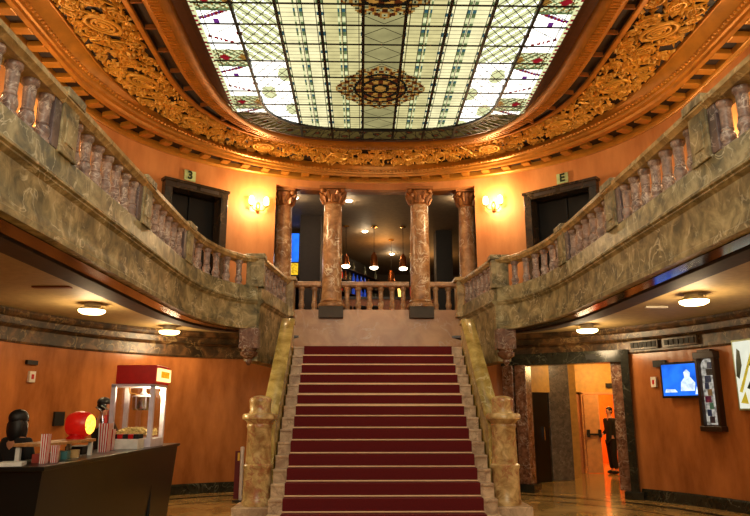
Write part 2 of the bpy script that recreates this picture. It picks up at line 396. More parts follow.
for s, sd in ((-1, 'left'), (1, 'right')):
    path = mir(FR, s); dg = mir(DG, s)
    bt = thing('balcony', (s*3.2, 9, 3.08), 'curved olive marble balcony floor edge above the %s side of the lobby' % sd, 'balcony', 'balconies of the lobby')
    pr = [(o*s, z) for o, z in FASC]
    MB().sweep(path, pr).build('fascia', M['balc'], bt, smooth=True)
    e = [(2.26,12.03),(1.95,14.42)]
    MB().sweep(mir(e, s), [(o*s, z) for o, z in FASC[:11]]+[(.05*s,2.5),(-.2*s,2.5)]).build('return_fascia', M['balc'], bt, smooth=True)
    # polished soffit beam under the edge
    sp = [(-.02,3.085),(-.02,3.07),(-.24,3.065),(-.25,3.075),(-.27,3.075),(-.02,3.24)]
    sp2 = [(-.26,3.07),(-.26,3.045),(-.33,3.045),(-.34,3.07),(-.62,3.07),(-.63,3.12),(-.72,3.12),(-.72,3.24),(-.26,3.24)]
    pin = [p for p in FR]
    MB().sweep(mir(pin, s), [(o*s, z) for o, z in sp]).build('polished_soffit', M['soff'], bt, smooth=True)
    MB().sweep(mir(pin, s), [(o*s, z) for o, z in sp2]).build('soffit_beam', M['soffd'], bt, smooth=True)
    # corner bracket with a turned drop hanging under the corner
    cb = MB().obox((s*2.36, 12.02, 2.72), .34, .26, .37, 0); cb.lathe(s*2.36, 12.02, [(.02,2.42),(.05,2.46),(.06,2.5),(.05,2.53),(.1,2.56),(.15,2.6),(.16,2.66),(.13,2.68),(.15,2.73)], 16)
    c = cb.build('corner_bracket', M['pil'], bt, smooth=True); 
    # balcony floor slab = ceiling of the ground floor aisle
    front = offs(FR, -.26, 1)
    poly = mir(front+[(2.1, 14.42), (6.5, 14.42), (6.5, YB)], s)
    struct(MB().prism(poly, 3.23, 3.62).build('ceiling_'+sd, M['ceil']))
    # balustrade
    t = thing('balustrade', (s*2.97, 8, 3.88), 'long marble balustrade with lilac balusters along the %s balcony' % sd, 'balustrade', 'balcony balustrades')
    MB().sweep(path, [(o*s, z) for o, z in RAIL]).build('handrail', M['rail'], t, smooth=True)
    ys = [-1.1, 1.15, 3.4, 5.65, 7.9, 9.95]
    cuts = [0]+[y-YB for y in ys]
    tot = sum(math.dist(a, b) for a, b in zip(path, path[1:])); cuts.append(tot-.05)
    at, tot = bays(path, cuts[1:], [7, 7, 7, 7, 6, 6], t, BAL_L, 3.88)
    for k, cpos in enumerate(cuts[1:]):
        x, y, rz = at(min(cpos, tot-.001))
        if k == len(cuts)-2: x, y, rz = s*2.3, 12.02, 0
        pier_mb(x, y, rz).build('pier', M['balc'], t, bevel=.008)
        if k < len(cuts)-2: MB().obox((x, y-.21, 3.88), .16, .15, .46, 0).build('half_pilaster', M['balu3'], t, bevel=.006)
    # short balustrade from the corner back to the bar front
    t2 = thing('balustrade', (s*2.1, 13.2, 3.88), 'short marble balustrade running back from the %s balcony corner to the bar' % sd, 'balustrade', 'short stairwell balustrades')
    MB().sweep([(s*2.24, 12.17), (s*2.0, 14.06)], [(o*s, z) for o, z in RAIL]).build('handrail', M['rail'], t2, smooth=True)
    for k in range(7):
        q = (k+.6)/7; put_bal(BAL_L, t2, s*(2.24-.25*q), 12.2+1.85*q, 3.88)

# ------------------------------------------------------------------ bar front: columns, central balustrade, entablature
YC = 14.46
t = thing('balustrade', (0, YC, 3.6), 'rose marble balustrade between the columns at the top of the stairs', 'balustrade')
MB().box(-2.05, 2.05, YC-.16, YC+.16, 3.62, 3.8).build('plinth', M['fascia'], t)
for (x0, x1, n) in ((-1.8, -1.22, 2), (-.76, .76, 6), (1.22, 1.8, 2)):
    MB().sweep([(x0, YC), (x1, YC)], [(-.1,4.33),(-.13,4.36),(-.13,4.43),(-.1,4.45),(.1,4.45),(.13,4.43),(.13,4.36),(.1,4.33)]).build('handrail', M['balu2'], t)
    for k in range(n): put_bal(BAL_C, t, x0+(x1-x0)*(k+.5)/n, YC, 3.8)
for s in (-1, 1):
    p = MB().box(s*1.99-.19, s*1.99+.19, YC-.36, YC+.06, 3.62, 4.42); p.box(s*1.99-.24, s*1.99+.24, YC-.41, YC+.1, 4.42, 4.5); p.box(s*1.99-.22, s*1.99+.22, YC-.39, YC+.09, 3.62, 3.72)
    p.build('pier', M['rail'], t, bevel=.01)
def column(x, y, r, zb, label, block=True):
    t = thing('column', (x, y, 3.62), label, 'column', 'marble columns of the bar front')
    if block: MB().box(x-.27, x+.27, y-.27, y+.27, 3.6, 3.86).build('base_block', M['grey'], t, bevel=.01)
    z = 3.86 if block else 3.62
    MB().lathe(x, y, [(r*1.32,z),(r*1.36,z+.04),(r*1.3,z+.08),(r*1.12,z+.1),(r*1.18,z+.13),(r*1.05,z+.17)], 24).build('base', M['col'], t, smooth=True)
    MB().lathe(x, y, [(r*1.03,z+.17),(r,z+.35),(r*.985,5.2),(r*.9,6.26)], 28).build('shaft', M['col'], t, smooth=True)
    c = MB().lathe(x, y, [(r*.95,6.24),(r*1.0,6.26),(r*.95,6.28),(r*.86,6.3),(r*.95,6.42),(r*1.2,6.56)], 20)
    for k in range(8):      # acanthus leaves, two tiers
        a = 2*PI*k/8
        for tier, (z0, h, ro) in enumerate(((6.28, .15, 1.3), (6.36, .17, 1.45))):
            aa = a+tier*PI/8; ca, sa = math.cos(aa), math.sin(aa)
            pts = [(x+ca*r*.95, y+sa*r*.95, z0), (x+ca*r*1.1, y+sa*r*1.1, z0+h*.6), (x+ca*r*ro, y+sa*r*ro, z0+h), (x+ca*r*ro*1.02, y+sa*r*ro*1.02, z0+h*.86)]
            c.tube(pts, [.035, .045, .03, .012], 5)
    for k in range(4):      # corner volutes
        a = PI/4+k*PI/2; cx, cy = x+math.cos(a)*r*1.42, y+math.sin(a)*r*1.42
        c.ell((cx, cy, 6.54), .06, .06, .06, 8, 6)
    c.box(x-r*1.32, x+r*1.32, y-r*1.32, y+r*1.32, 6.58, 6.64)
    c.build('capital', plain('capital_gilt', (160,104,56), .4, .2), t, smooth=True)
column(-.98, YC-.05, .225, 3.86, 'left inner veined marble column on a dark block at the stair top')
column(1.02, YC-.05, .225, 3.86, 'right inner veined marble column on a dark block at the stair top')
column(-2.12, YC+.08, .2, 3.62, 'leftmost slim marble column beside the left wall lamp', False)
column(2.14, YC+.08, .2, 3.62, 'rightmost slim marble column beside the right wall lamp', False)
mb = MB().sweep([(-2.3, YC), (2.3, YC)], [(-.04,6.64),(-.04,6.84),(.3,6.84),(.3,6.64)])
struct(mb.build('trim_3', M['goldd']))
# door-side jambs of the bar opening
# fascia wall under the bar front, and landing back
struct(MB().box(-2.2, 2.2, 14.28, 14.75, 0, 3.62).build('wall_stair_back', M['fascia']))

# ------------------------------------------------------------------ staircase
RUN, RISE, Y0, Z0 = .20874, .17664, 9.0-.20874, .1024
st = thing('staircase', (0, 9, 0), 'grand marble staircase rising to the landing below the bar', 'staircase')
NST = 16
for k in range(NST):
    y = Y0+RUN*k; z = Z0+RISE*k; last = k == NST-1
    b = MB().box(-1.54, 1.54, y+.02, 14.28 if last else y+RUN+.2, max(0, z-RISE-.2) if k > 3 else 0, z-.03)
    b.box(-1.54, 1.54, y, y+RUN+.05, z-.035, z)
    if last: b.box(-1.9, 1.9, 12.2, 14.28, z-.3, z)
    b.build('step', M['stair'], st, bevel=.006)
for s in (-1, 1):
    prof = [(9.8, 0), (9.8, 1.4), (10.0, 1.52), (11.95, 3.17), (12.15, 3.17), (12.15, 0)]
    MB().xprism(prof, s*1.56, s*1.75).build('parapet', M['parap'], st, bevel=.01)
    # coping that curls out to the newel at its foot
    line = [(1.76, 9.84, 1.46), (1.71, 9.9, 1.48), (1.66, 10.0, 1.55)]+[(1.65, 10.0+1.95*i/10, 1.55+1.65*i/10) for i in range(1, 11)]+[(1.65, 12.2, 3.2)]
    rows = []
    for (dx, dz) in ((-.115,-.02),(-.115,.05),(-.09,.075),(.10,.075),(.125,.05),(.125,-.02)):
        rows.append([(s*(x+dx), y, z+dz) for x, y, z in line])
    m_ = MB().grid(rows, 0, True); k = len(line); m_.f += [tuple(i*k for i in range(6)), tuple(i*k+k-1 for i in range(6))]; m_.m += [0, 0]
    m_.build('coping', M['parap'], st, smooth=True)
    nx, ny = s*1.77, 9.74
    nw = MB().obox((nx, ny, 0), .60, .60, .32); 
    nw.build('newel_plinth', M['stair'], st, bevel=.01)
    nw = MB().lathe(nx, ny, [(.205,.32),(.215,.37),(.2,.4),(.195,.8),(.208,.82),(.208,.86),(.182,.88),(.178,1.0),(.17,1.36),(.182,1.38),(.182,1.41),(.172,1.43),(.2,1.47),(.25,1.5),(.255,1.54),(.235,1.57),(.165,1.58),(.15,1.62),(.155,1.72),(.165,1.75),(.15,1.79),(.09,1.82),(.02,1.83)], 24)
    nw.build('newel_post', M['newel'], st, smooth=True)
cp = tag(bpy.data.objects.new('stair_carpet', None), 'crimson carpet runner covering the steps of the grand staircase', 'carpet')
COL.objects.link(cp); cp.location = (0, 9, 0)
pr = []
for k in range(NST):
    y, z = Y0+RUN*k, Z0+RISE*k
    pr += [(y-.012, z-RISE+.012 if k else 0), (y-.012, z+.012)]
top = pr+[(14.27, Z0+RISE*(NST-1)+.012)]
n = len(top); m_ = MB()
under = [(y+.012, max(z-.012, 0)) for y, z in top]
m_.v = [(x, y, z) for x in (-1.346, 1.346) for (y, z) in top]+[(x, y, z) for x in (-1.346, 1.346) for (y, z) in under]
for i in range(n-1):
    m_.f.append((i, i+1, n+i+1, n+i)); m_.f.append((2*n+i, 3*n+i, 3*n+i+1, 2*n+i+1))
    m_.f.append((i, 2*n+i, 2*n+i+1, i+1)); m_.f.append((n+i, n+i+1, 3*n+i+1, 3*n+i))
m_.m = [0]*len(m_.f)
m_.build('runner', M['carpet'], cp)
for k in range(NST-1):
    y, z = Y0+RUN*k, Z0+RISE*k
    if z > 1.55: MB().box(-1.348, 1.348, y-.018, y-.004, z-.004, z+.015).build('nosing_strip', M['nosing'], cp)
    MB().tube([(-1.348, y+RUN-.022, z+.022), (1.348, y+RUN-.022, z+.022)], .011, 8).build('stair_rod', M['nosing'], cp)
for c in cp.children:
    if c.name.startswith(('nosing', 'stair_rod')): c['label'] = 'pale gold '+('rod at the back of a tread' if 'rod' in c.name else 'nosing strip')

# ------------------------------------------------------------------ upper ceiling: cornice, carved band, mouldings
def strip(name, lines, mat, smooth=True):
    mb = MB(); mb.grid([[(x, y, z) for x, y in curve(us, uf)] for us, uf, z in lines])
    o = mb.build(name, mat, smooth=smooth); return struct(o)
strip('trim_4', [(0,0,6.78),(.06,0,6.78),(.1,0,6.82),(.15,0,6.83),(.15,0,6.93)], M['gold'])
strip('trim_21', [(.15,0,6.93),(.78,0,6.93)], M['ornbed'])  # coffer soffits: shade between the blocks put in as dark brown
strip('trim_5', [(.78,0,6.93),(.78,0,6.865),(1.0,0,6.86),(1.05,0,6.88),(1.1,0,6.91),(1.5,0,6.915),(1.55,0,6.93),(1.6,0,6.95)], M['gold'])
# modillion blocks under the cornice
def resample(us, uf, step, off=0):
    p = curve(us, uf); ln = [0]
    for a, b in zip(p, p[1:]): ln.append(ln[-1]+math.dist(a, b))
    tot = ln[-1]; n = int(tot/step); out = []; i = 0
    for k in range(n):
        s = (k+.5)*tot/n+off
        while i < len(p)-2 and ln[i+1] < s: i += 1
        t = (s-ln[i])/(ln[i+1]-ln[i]); out.append((i+t, p[i][0]+(p[i+1][0]-p[i][0])*t, p[i][1]+(p[i+1][1]-p[i][1])*t, math.atan2(p[i+1][1]-p[i][1], p[i+1][0]-p[i][0])))
    return out, tot
mb = MB()
for (_, x, y, rz) in resample(.47, 0, .46)[0]:
    if y < 3: continue
    mb.obox((x, y, 6.845), .17, .26 if y < 12 else .2, .1, rz)
struct(mb.build('trim_6', M['gold'], bevel=.01))
# bead course
mb = MB()
for (_, x, y, rz) in resample(1.95, 0, .085)[0]:
    if y < 5: continue
    mb.ell((x, y, 6.97), .032, .032, .03, 6, 4)
struct(mb.build('trim_7', M['gold']))
strip('trim_8', [(1.6,0,6.95),(1.8,0,6.97),(1.9,0,6.955),(2.05,0,6.98),(2.1,0,6.99),(2.4,0,7.05),(2.85,0,7.10),(2.87,0,7.07),(2.96,0,7.07),(2.98,0,7.12)], M['gold'])
strip('trim_9', [(2.98,0,7.12),(3.5,0,7.18),(4.0,0,7.18)], M['ornbed'])
strip('trim_10', [(4.0,0,7.18),(4.02,0,7.13),(4.06,0,7.12),(4.3,0,7.12),(4.34,0,7.15)], M['gold'])
strip('trim_11', [(4.34,0,7.15),(4.37,0,7.2),(4.98,0,7.2),(5.0,0,7.12)], M['groove'])
rl = []
for k in range(9):
    a = PI*k/8; rl.append((5.0+.47*(1-math.cos(a)), 0, 7.12-.1*math.sin(a)))
strip('trim_12', rl, M['gold'])
strip('trim_13', [(5.94,0,7.12),(5.96,0,7.06),(6.2,0,7.05),(6.25,0,7.02),(6.6,0,7.01),(6.65,0,6.985),(6.98,0,6.985),(7-.02,0,7.01)], M['brown'])
# fluted ribs on the inner roll, ladder bars across the groove
mb = MB()
for (f, x, y, rz) in resample(5.42, 0, .07)[0]:
    if y < 6: continue
    mb.obox((x, y, 7.008), .026, .14 if y < 12 else .1, .02, rz)
struct(mb.build('trim_14', M['gold']))
mb = MB()
for (f, x, y, rz) in resample(4.68, 0, .62)[0]:
    if y < 4: continue
    mb.obox((x, y, 7.12), .03, .17 if y < 12 else .08, .07, rz)
struct(mb.build('trim_15', M['goldd']))
# carved scrollwork
CA, CB = curve(3.02), curve(3.98)
mid = [((a[0]+b[0])/2, (a[1]+b[1])/2) for a, b in zip(CA, CB)]
LN = [0]
for a, b in zip(mid, mid[1:]): LN.append(LN[-1]+math.dist(a, b))
TOT = LN[-1]
import bisect
def orn(s, t, h):
    s = min(max(s, 0), TOT-1e-6); i = min(bisect.bisect_right(LN, s)-1, len(LN)-2); q = (s-LN[i])/(LN[i+1]-LN[i])
    ax, ay = [CA[i][k]+(CA[i+1][k]-CA[i][k])*q for k in (0, 1)]; bx, by = [CB[i][k]+(CB[i+1][k]-CB[i][k])*q for k in (0, 1)]
    z = 7.125+.045*min(1, t*2.2)-h
    return Vector((ax+(bx-ax)*t, ay+(by-ay)*t, z))
def leaf(mb, s, t, ang, L, w, h):
    W = .86
    def P(a, b, hh): return orn(s+a*math.cos(ang)-b*math.sin(ang), t+(a*math.sin(ang)+b*math.cos(ang))/W, hh)
    mb.add([P(-L/2, 0, .0), P(-L*.1, w/2, .005), P(L/2, 0, .02), P(-L*.1, -w/2, .005), P(-L*.05, 0, h)], [(0,1,4),(1,2,4),(2,3,4),(3,0,4)])
mb = MB(); NP = 2*int(TOT/3.3)+1
def s_at(y_):      # arc position on the left straight where the line reaches y_
    return min(range(len(mid)//2), key=lambda i: abs(mid[i][1]-y_))
per = (LN[s_at(10.12)]-LN[s_at(8.45)]) or 1.65
dd = TOT/2-LN[s_at(8.45)]; kk = round(dd/1.65*2)/2; per = dd/kk
if kk != int(kk): NP += 1
def ring(s, t, rs, r, h=.02, n=18):
    mb.tube([orn(s+rs*math.cos(2*PI*k/n), t+rs*math.sin(2*PI*k/n)/.86, h) for k in range(n)], r, 6, 0, True)
def scroll(s, t, r0, turns, a0, sg, thick=.026):
    pts = []; rr = []; n = int(16*turns)
    for k in range(n+1):
        q = k/n; a = a0+sg*2*PI*turns*q; r = r0*(1-q)**.8+.012
        pts.append(orn(s+r*math.cos(a), t+r*math.sin(a)/.86, .025)); rr.append(thick*(1-.55*q))
    mb.tube(pts, rr, 6)
    for k in range(11):
        q = k/11; a = a0+sg*2*PI*q; leaf(mb, s+r0*1.12*math.cos(a), t+r0*1.12*math.sin(a)/.86, a+sg*1.0, .12, .055, .05)
    for k in range(6):
        a = 2*PI*k/6; leaf(mb, s+.04*math.cos(a), t+.04*math.sin(a)/.86, a, .08, .04, .05)
for p in range(NP):
    s = TOT/2+(p-(NP-1)/2)*per
    if s < 1 or s > TOT-1: continue
    if orn(s, .5, 0).y < 4.5: continue
    ring(s, .5, .205, .032, .04, 22); ring(s, .5, .13, .02, .055); ring(s, .5, .07, .014, .065, 12)
    for k in range(14):
        a = 2*PI*k/14; leaf(mb, s+.165*math.cos(a), .5+.165*math.sin(a)/.86, a, .06, .045, .055)
        leaf(mb, s+.255*math.cos(a), .5+.255*math.sin(a)/.86, a+.5, .1, .05, .055)
    mb.ell(orn(s, .5, .01), .17, .17, .05, 18, 6); mb.ell(orn(s, .5, .055), .05, .05, .035, 10, 6)
    for (ds, tt, r0, sg) in ((.36, .2, .115, 1), (-.36, .2, .115, -1), (.36, .8, .115, -1), (-.36, .8, .115, 1), (.58, .5, .10, 1), (-.58, .5, .10, -1), (.12, .1, .06, -1), (-.12, .1, .06, 1), (.12, .9, .06, 1), (-.12, .9, .06, -1)):
        scroll(s+ds, tt, r0, 1.7, (PI if ds > 0 else 0), sg, .022)
    c = s+per/2
    for k in range(9):
        a = -PI*.95+PI*1.9*k/8; leaf(mb, c+.11*math.cos(a+PI/2), .5+.11*math.sin(a+PI/2)/.86, a+PI/2, .2, .065, .07)
    ring(c, .5, .05, .022, .04, 12)
    for (tt, sg) in ((.12, 1), (.88, -1)): scroll(c, tt, .09, 1.5, 0, sg, .02)
    for sg in (1, -1):
        mb.tube([orn(s+sg*(.2+.5*q/10), .5+.4*math.sin(2*PI*q/10)*(1 if sg > 0 else -1), .02) for q in range(11)], .02, 5)
    for k in range(150):
        ss = s+random.uniform(-.5, .5)*per; tt = random.uniform(.0, 1.0)
        if math.hypot(ss-s, (tt-.5)*.86) < .22: continue
        leaf(mb, ss, tt, random.uniform(0, 2*PI), random.uniform(.07, .13), random.uniform(.04, .06), random.uniform(.05, .1))
struct(mb.build('trim_16', plain('carved_gilt', (214,156,56), .4, .3, var=.2, sc=4), recalc=False))
struct(MB().box(-6.6, 6.6, YB, 15, 7.3, 7.4).build('ceiling', M['ceil']))

# ------------------------------------------------------------------ stained-glass skylight
gm = [emitm('glass_white', (255,252,238), 1.75, .08, 5), emitm('glass_cream', (250,240,184), .8, .12, 3), emitm('glass_olive', (204,194,132), .41, .15, 3),
      emitm('glass_green', (120,140,90), .55, .2, 9), emitm('glass_teal', (66,110,116), .5, .2, 9), emitm('glass_red', (160,30,40), .55, .2, 9),
      emitm('glass_violet', (110,50,130), .7, .2, 9), emitm('glass_amber', (196,140,60), .45, .3, 9), emitm('glass_rust', (120,58,26), .3, .35, 9),
      emitm('glass_pale_green', (226,228,170), .8, .1, 6), emitm('glass_dark', (50,46,36), .2, .3, 9), emitm('glass_old_gold', (140,116,60), .22, .2, 6), emitm('glass_cream_dim', (240,228,160), .6, .14, 3)]  # bright edges, dimmer centre: backlight falloff put into these emission strengths
WHT, CRM, OLV, GRN, TEA, RED, VIO, AMB, RUS, PGR, DRK, OLG, CR2 = range(13)
BX = [-2.107, -1.505, -.903, -.301, .301, .903, 1.505, 2.107]
def inside(x, y, a, b, c=GLASS[2], n=GLASS[3]):
    return abs(x) < a if y < c else (abs(x)/a)**n+((y-c)/b)**n < 1
CY = .50          # spacing of cross bars
YM = 10.2         # first medallion
def glass_mat(x, y):
    ax = abs(x)
    for ym in (YM, YM-2.8, YM-5.6, YM-8.4):
        dx, dy = x/.66, (y-ym)/.72; r = math.hypot(dx, dy); th = math.atan2(dy, dx)
        rr = 1+.05*math.cos(12*th)+(.12 if abs(math.sin(th)) < .35 else 0)
        if r < rr:
            if r < .14: return AMB
            if r < .24: return DRK
            if r < .5: return (RUS if math.cos(8*th) > .2 else AMB) if r < .42 else DRK
            if r < .62: return AMB if math.sin(10*th) > -.2 else RUS
            if r < .7: return DRK
            w = math.cos(18*th)*math.sin(r*22)
            return RUS if w > .25 else (AMB if w > -.2 else (DRK if w < -.8 else OLV))
    if not inside(x, y, 2.09, 1.30):           # border strip
        if ax < 2.0 or y > GLASS[2]+.6:                     # far border
            w = math.sin(x*21+y*9)+math.sin(y*23-x*6)
            return (RUS if w > 1.5 else DRK if w > .9 else OLG)
        q = (y % 1.5)/1.5; e = (ax-2.1)/.575
        if e > .9: return RED if e > .94 and (y*9) % 1 < .4 else PGR
        if q < .30:
            if abs(e-.62)+abs(q-.15)*2.6 < .17: return RED
            if abs(e-.12)+abs(q-.15)*2.0 < .16: return AMB
            if (e*5+q*11) % 1 < .2 or (e*5-q*11) % 1 < .2: return GRN
            return AMB if (e*5+q*11) % 1 > .8 else PGR
        if q < .33: return GRN
        if .42 < q < .58 and abs(e-.5) < .07: return VIO if (q*50) % 1 < .55 else WHT
        if abs((q-.3)-e*.18) < .022 and e > .15: return RED if (e*8) % 1 < .6 else VIO
        if abs((.92-q)-e*.2) < .022: return RED if (e*8) % 1 < .6 else WHT
        if e < .12 and abs(q-.7) < .03: return RED
        return WHT
    if ax > 1.505:
        if y < 9.3: return PGR if (ax*5.3+y*4) % 1 < .82 else WHT
        return PGR if math.sin(x*9)*math.sin(y*5) > .45 else WHT
    col = CRM if ax > .3 else OLV
    if .3 < ax < 1.505:
        k = (ax-.301) % .602
        if k < .045 or k > .555: return TEA if (y % CY) < .09 else (GRN if (y*4) % 1 < .3 else CRM)
        if .24 < k < .30 or .33 < k < .36: return GRN if (y % .25) < .1 else (TEA if (y % CY) > .42 else PGR)
        if ax < .903: return CR2
    return col
GS = .0268
mb = MB(); ny = int((12.4-(-2.6))/GS); nx = int(2*2.72/GS)
idx = {}
for j in range(ny):
    yy = 12.4-(j+.5)*GS
    if yy < 5.5: break
    for i in range(nx):
        xx = -2.72+(i+.5)*GS
        if not inside(xx, yy, 2.72, 1.85): continue
        vs = []
        for (a, b) in ((i, j), (i, j+1), (i+1, j+1), (i+1, j)):
            if (a, b) not in idx:
                idx[(a, b)] = len(mb.v); mb.v.append((-2.72+a*GS, 12.4-b*GS, 7.0))
            vs.append(idx[(a, b)])
        mb.f.append(tuple(vs)); mb.m.append(glass_mat(xx, yy))
yend = 12.4-j*GS
y = yend
while y > YB+.5:                                   # panes overhead and behind the viewer, larger lights
    y2 = max(y-.5, YB+.5)
    for a, b, mi in ((-2.72,-1.505,WHT),(-1.505,-.301,CRM),(-.301,.301,OLV),(.301,1.505,CRM),(1.505,2.72,WHT)):
        mb.add([(a,y,7.0),(b,y,7.0),(b,y2,7.0),(a,y2,7.0)], [(0,1,2,3)], mi)
    y = y2
sky = mb.build('window_1', gm, recalc=False); struct(sky)
lead = plain('lead_came', (26,24,18), .5, .5)
mb = MB(); C0 = GLASS[2]
def yin(x, a=2.70, b=1.83): return C0+b*max(0, 1-(abs(x)/a)**GLASS[3])**(1/GLASS[3])
def xin(y, a=2.70, b=1.83): return a if y < C0 else a*max(0, 1-((y-C0)/b)**GLASS[3])**(1/GLASS[3])
for k, x in enumerate(BX):
    if k in (0, 7): continue
    mb.box(x-.023, x+.023, YB+.5, yin(x, 2.66, 1.79), 6.975, 6.998)
ins = [(-2.107, YB+.5)]+[sup(PI-PI*i/60, 2.107, 1.32, C0, GLASS[3]) for i in range(61)]+[(2.107, YB+.5)]
mb.sweep(ins, [(-.02,6.955),(.02,6.955),(.02,6.998),(-.02,6.998)])
ys = [9.81+CY*(k) for k in range(-20, 6)]
for y in ys:
    w = xin(y)
    if w > .3: mb.box(-w+.05, w-.05, y-.014, y+.014, 6.986, 6.998)
struct(mb.build('window_1_bars', lead)); bpy.data.objects['window_1_bars'].parent = sky
# thin leading: lattice diamonds, narrow strips
mb = MB()
def bar(x0, y0, x1, y1, w=.007):
    dx, dy = x1-x0, y1-y0; l = math.hypot(dx, dy); nx_, ny_ = -dy/l*w, dx/l*w
    mb.add([(x0+nx_,y0+ny_,6.99),(x1+nx_,y1+ny_,6.99),(x1-nx_,y1-ny_,6.99),(x0-nx_,y0-ny_,6.99)], [(0,1,2,3)])
for sx in (-1, 1):
    for y in ys:
        if y < 5 or y > 11.2: continue
        # second column: woven lattice
        for k in range(3):
            a = 1.53+.19*k; 
            bar(sx*a, y, sx*(a+.19), y+.25); bar(sx*(a+.19), y, sx*a, y+.25); bar(sx*a, y+.25, sx*(a+.19), y+.5); bar(sx*(a+.19), y+.25, sx*a, y+.5)
        bar(sx*1.5, y+.25, sx*2.1, y+.25, .005)
        # border strip: loops of curved leading
        bar(sx*2.12, y, sx*2.62, y+.35); bar(sx*2.62, y, sx*2.12, y+.35); bar(sx*2.12, y+.5, sx*2.4, y+.2); bar(sx*2.55, y+.5, sx*2.55, y)
    for x in (1.505+.24-.602, 1.505+.30-.602, .301+.24, .301+.30, .301+.06, .903-.05, .903+.06, 1.505-.05):
        bar(sx*x, 4, sx*x, min(yin(x, 2.1, 1.3), 12), .006)
    for y in ys:
        for q in (.1, .2, .3, .4):
            if 4 < y < 11.4: bar(sx*.32, y+q, sx*1.5, y+q, .0045)
for y in ys:
    if y < 5 or y > 11.6: continue
    bar(-.3, y+.25, 0, y+.05); bar(0, y+.05, .3, y+.25); bar(-.3, y+.25, 0, y+.45); bar(0, y+.45, .3, y+.25)
for i in range(46):       # radial leading in the curved end border
    th = PI*i/45; a = sup(th, 2.11, 1.33, C0, GLASS[3]); b = sup(th+.05, 2.66, 1.79, C0, GLASS[3]); c = sup(th-.05, 2.66, 1.79, C0, GLASS[3])
    bar(*a, *b, .008); bar(*a, *c, .008)
l2 = mb.build('window_1_leading', lead, recalc=False); struct(l2); l2.parent = sky

# ------------------------------------------------------------------ doors and portals
def chord_frame(A, B, z0, z1, w, d, mat, name, lint=None, extra=0):
    """door surround between plan points A, B (outer edges)"""
    ax, ay = A; bx, by = B; L = math.dist(A, B); rz = math.atan2(by-ay, bx-ax); ux, uy = math.cos(rz), math.sin(rz)
    mb = MB(); lint = lint or w
    for q in (w/2, L-w/2): mb.obox((ax+ux*q, ay+uy*q, z0), w, d, z1-z0-lint, rz)
    mb.obox(((ax+bx)/2, (ay+by)/2, z1-lint), L, d, lint, rz)
    mb.obox(((ax+bx)/2, (ay+by)/2, z1-.04), L+.06, d+.06, .06, rz)
    return struct(mb.build(name, mat, bevel=.006)), rz, (ux, uy)
M['darkframe'] = marble('brown_door_marble', (32,24,16), (62,46,30), (110,88,60), 3, .25, .03)
for k, (o, s) in enumerate(((UDL, -1), (UDR, 1))):
    A = (o[0], ywall(WALL, o[0])); B = (o[1], ywall(WALL, o[1]))
    fr, rz, u = chord_frame((A[0], A[1]-.02), (B[0], B[1]-.02), 3.62, 6.2, .16, .3, M['darkframe'], 'door_%d' % (k+1))
    nx_, ny_ = -u[1], u[0]; cx, cy = (A[0]+B[0])/2, (A[1]+B[1])/2
    L = math.dist(A, B)
    mb = MB()
    for q in (-.27, .27): mb.obox((cx+u[0]*q*L/1.3+nx_*.30, cy+u[1]*q*L/1.3+ny_*.30, 3.62), L*.40, .05, 2.45, rz)
    mb.obox((cx+nx_*.36, cy+ny_*.36, 3.62), L, .04, 2.6, rz)
    d = mb.build('door_leaf', M['matte'], bevel=.01); d.parent = fr; d['label'] = 'black double door leaves'  # black sheets fill the doorway: darkness of the room put into colour
    mb = MB()
    for q in (-.2, .2): mb.obox((cx+u[0]*q*L/1.1-nx_*.155, cy+u[1]*q*L/1.1-ny_*.155, 6.09), L*.3, .03, .08, rz)
    d = mb.build('lintel_panel', M['groove']); d.parent = fr
# right portal at ground level
A, B = (2.80, 14.28), (4.99, 12.82)
rzp = math.atan2(B[1]-A[1], B[0]-A[0]); up_ = (math.cos(rzp), math.sin(rzp)); LP = math.dist(A, B)
mb = MB(); mb.obox(((A[0]+B[0])/2, (A[1]+B[1])/2, 2.55), LP, .34, .24, rzp); mb.obox((B[0]-up_[0]*.08, B[1]-up_[1]*.08, 0), .15, .34, 2.56, rzp)
mb.obox((B[0]-up_[0]*.1, B[1]-up_[1]*.1, 0), .34, .42, .14, rzp); mb.obox((A[0]+up_[0]*.3, A[1]+up_[1]*.3, 0), .66, .46, .16, rzp)
p3 = struct(mb.build('door_3', M['port'], bevel=.006))
mb = MB()
mb.obox((B[0]-up_[0]*.27+.06, B[1]-up_[1]*.27+.09, .14), .22, .3, 2.42, rzp)
for q in (.14, .42): mb.obox((A[0]+up_[0]*q, A[1]+up_[1]*q, .16), .24, .36, 2.4, rzp)
d = mb.build('jamb_pilaster', M['pil'], bevel=.01); d.parent = p3
d = MB().obox((4.3, 13.07, 2.62), .2, .03, .1, rzp).build('exit_plate', M['matte']); d.parent = p3
# corridor behind it
cw = MB(); cw.box(5.0, 5.72, 18.15, 18.3, 0, 3.0); cw.box(6.72, 9, 18.15, 18.3, 0, 3.0); cw.box(5.0, 9, 18.15, 18.3, 2.06, 3.0)
struct(cw.build('wall_corridor_back', M['pinkwall']))
struct(MB().obox((4.95, 17.35, 0), .5, .9, 3.0, 0).build('wall_corridor_side', M['corrwall']))
struct(MB().box(5.0, 9, 18.1, 18.148, 2.12, 3.0).build('trim_17', M['corrwall']))
struct(MB().obox((4.5, 16.45, 0), .56, .5, 3.0, .2).build('trim_18', M['greypil'], bevel=.01))
mb = MB().obox((3.85, 15.75, 2.05), .85, .12, .95, .55); struct(mb.build('trim_19', M['corrwall']))
d4 = MB().obox((3.8, 15.72, 0), .84, .07, 2.05, .55); d4 = struct(d4.build('door_4', M['black'], bevel=.01))
h_ = MB().obox((4.0, 15.79, .95), .03, .08, .3, .55).build('handle', M['chrome']); h_.parent = d4
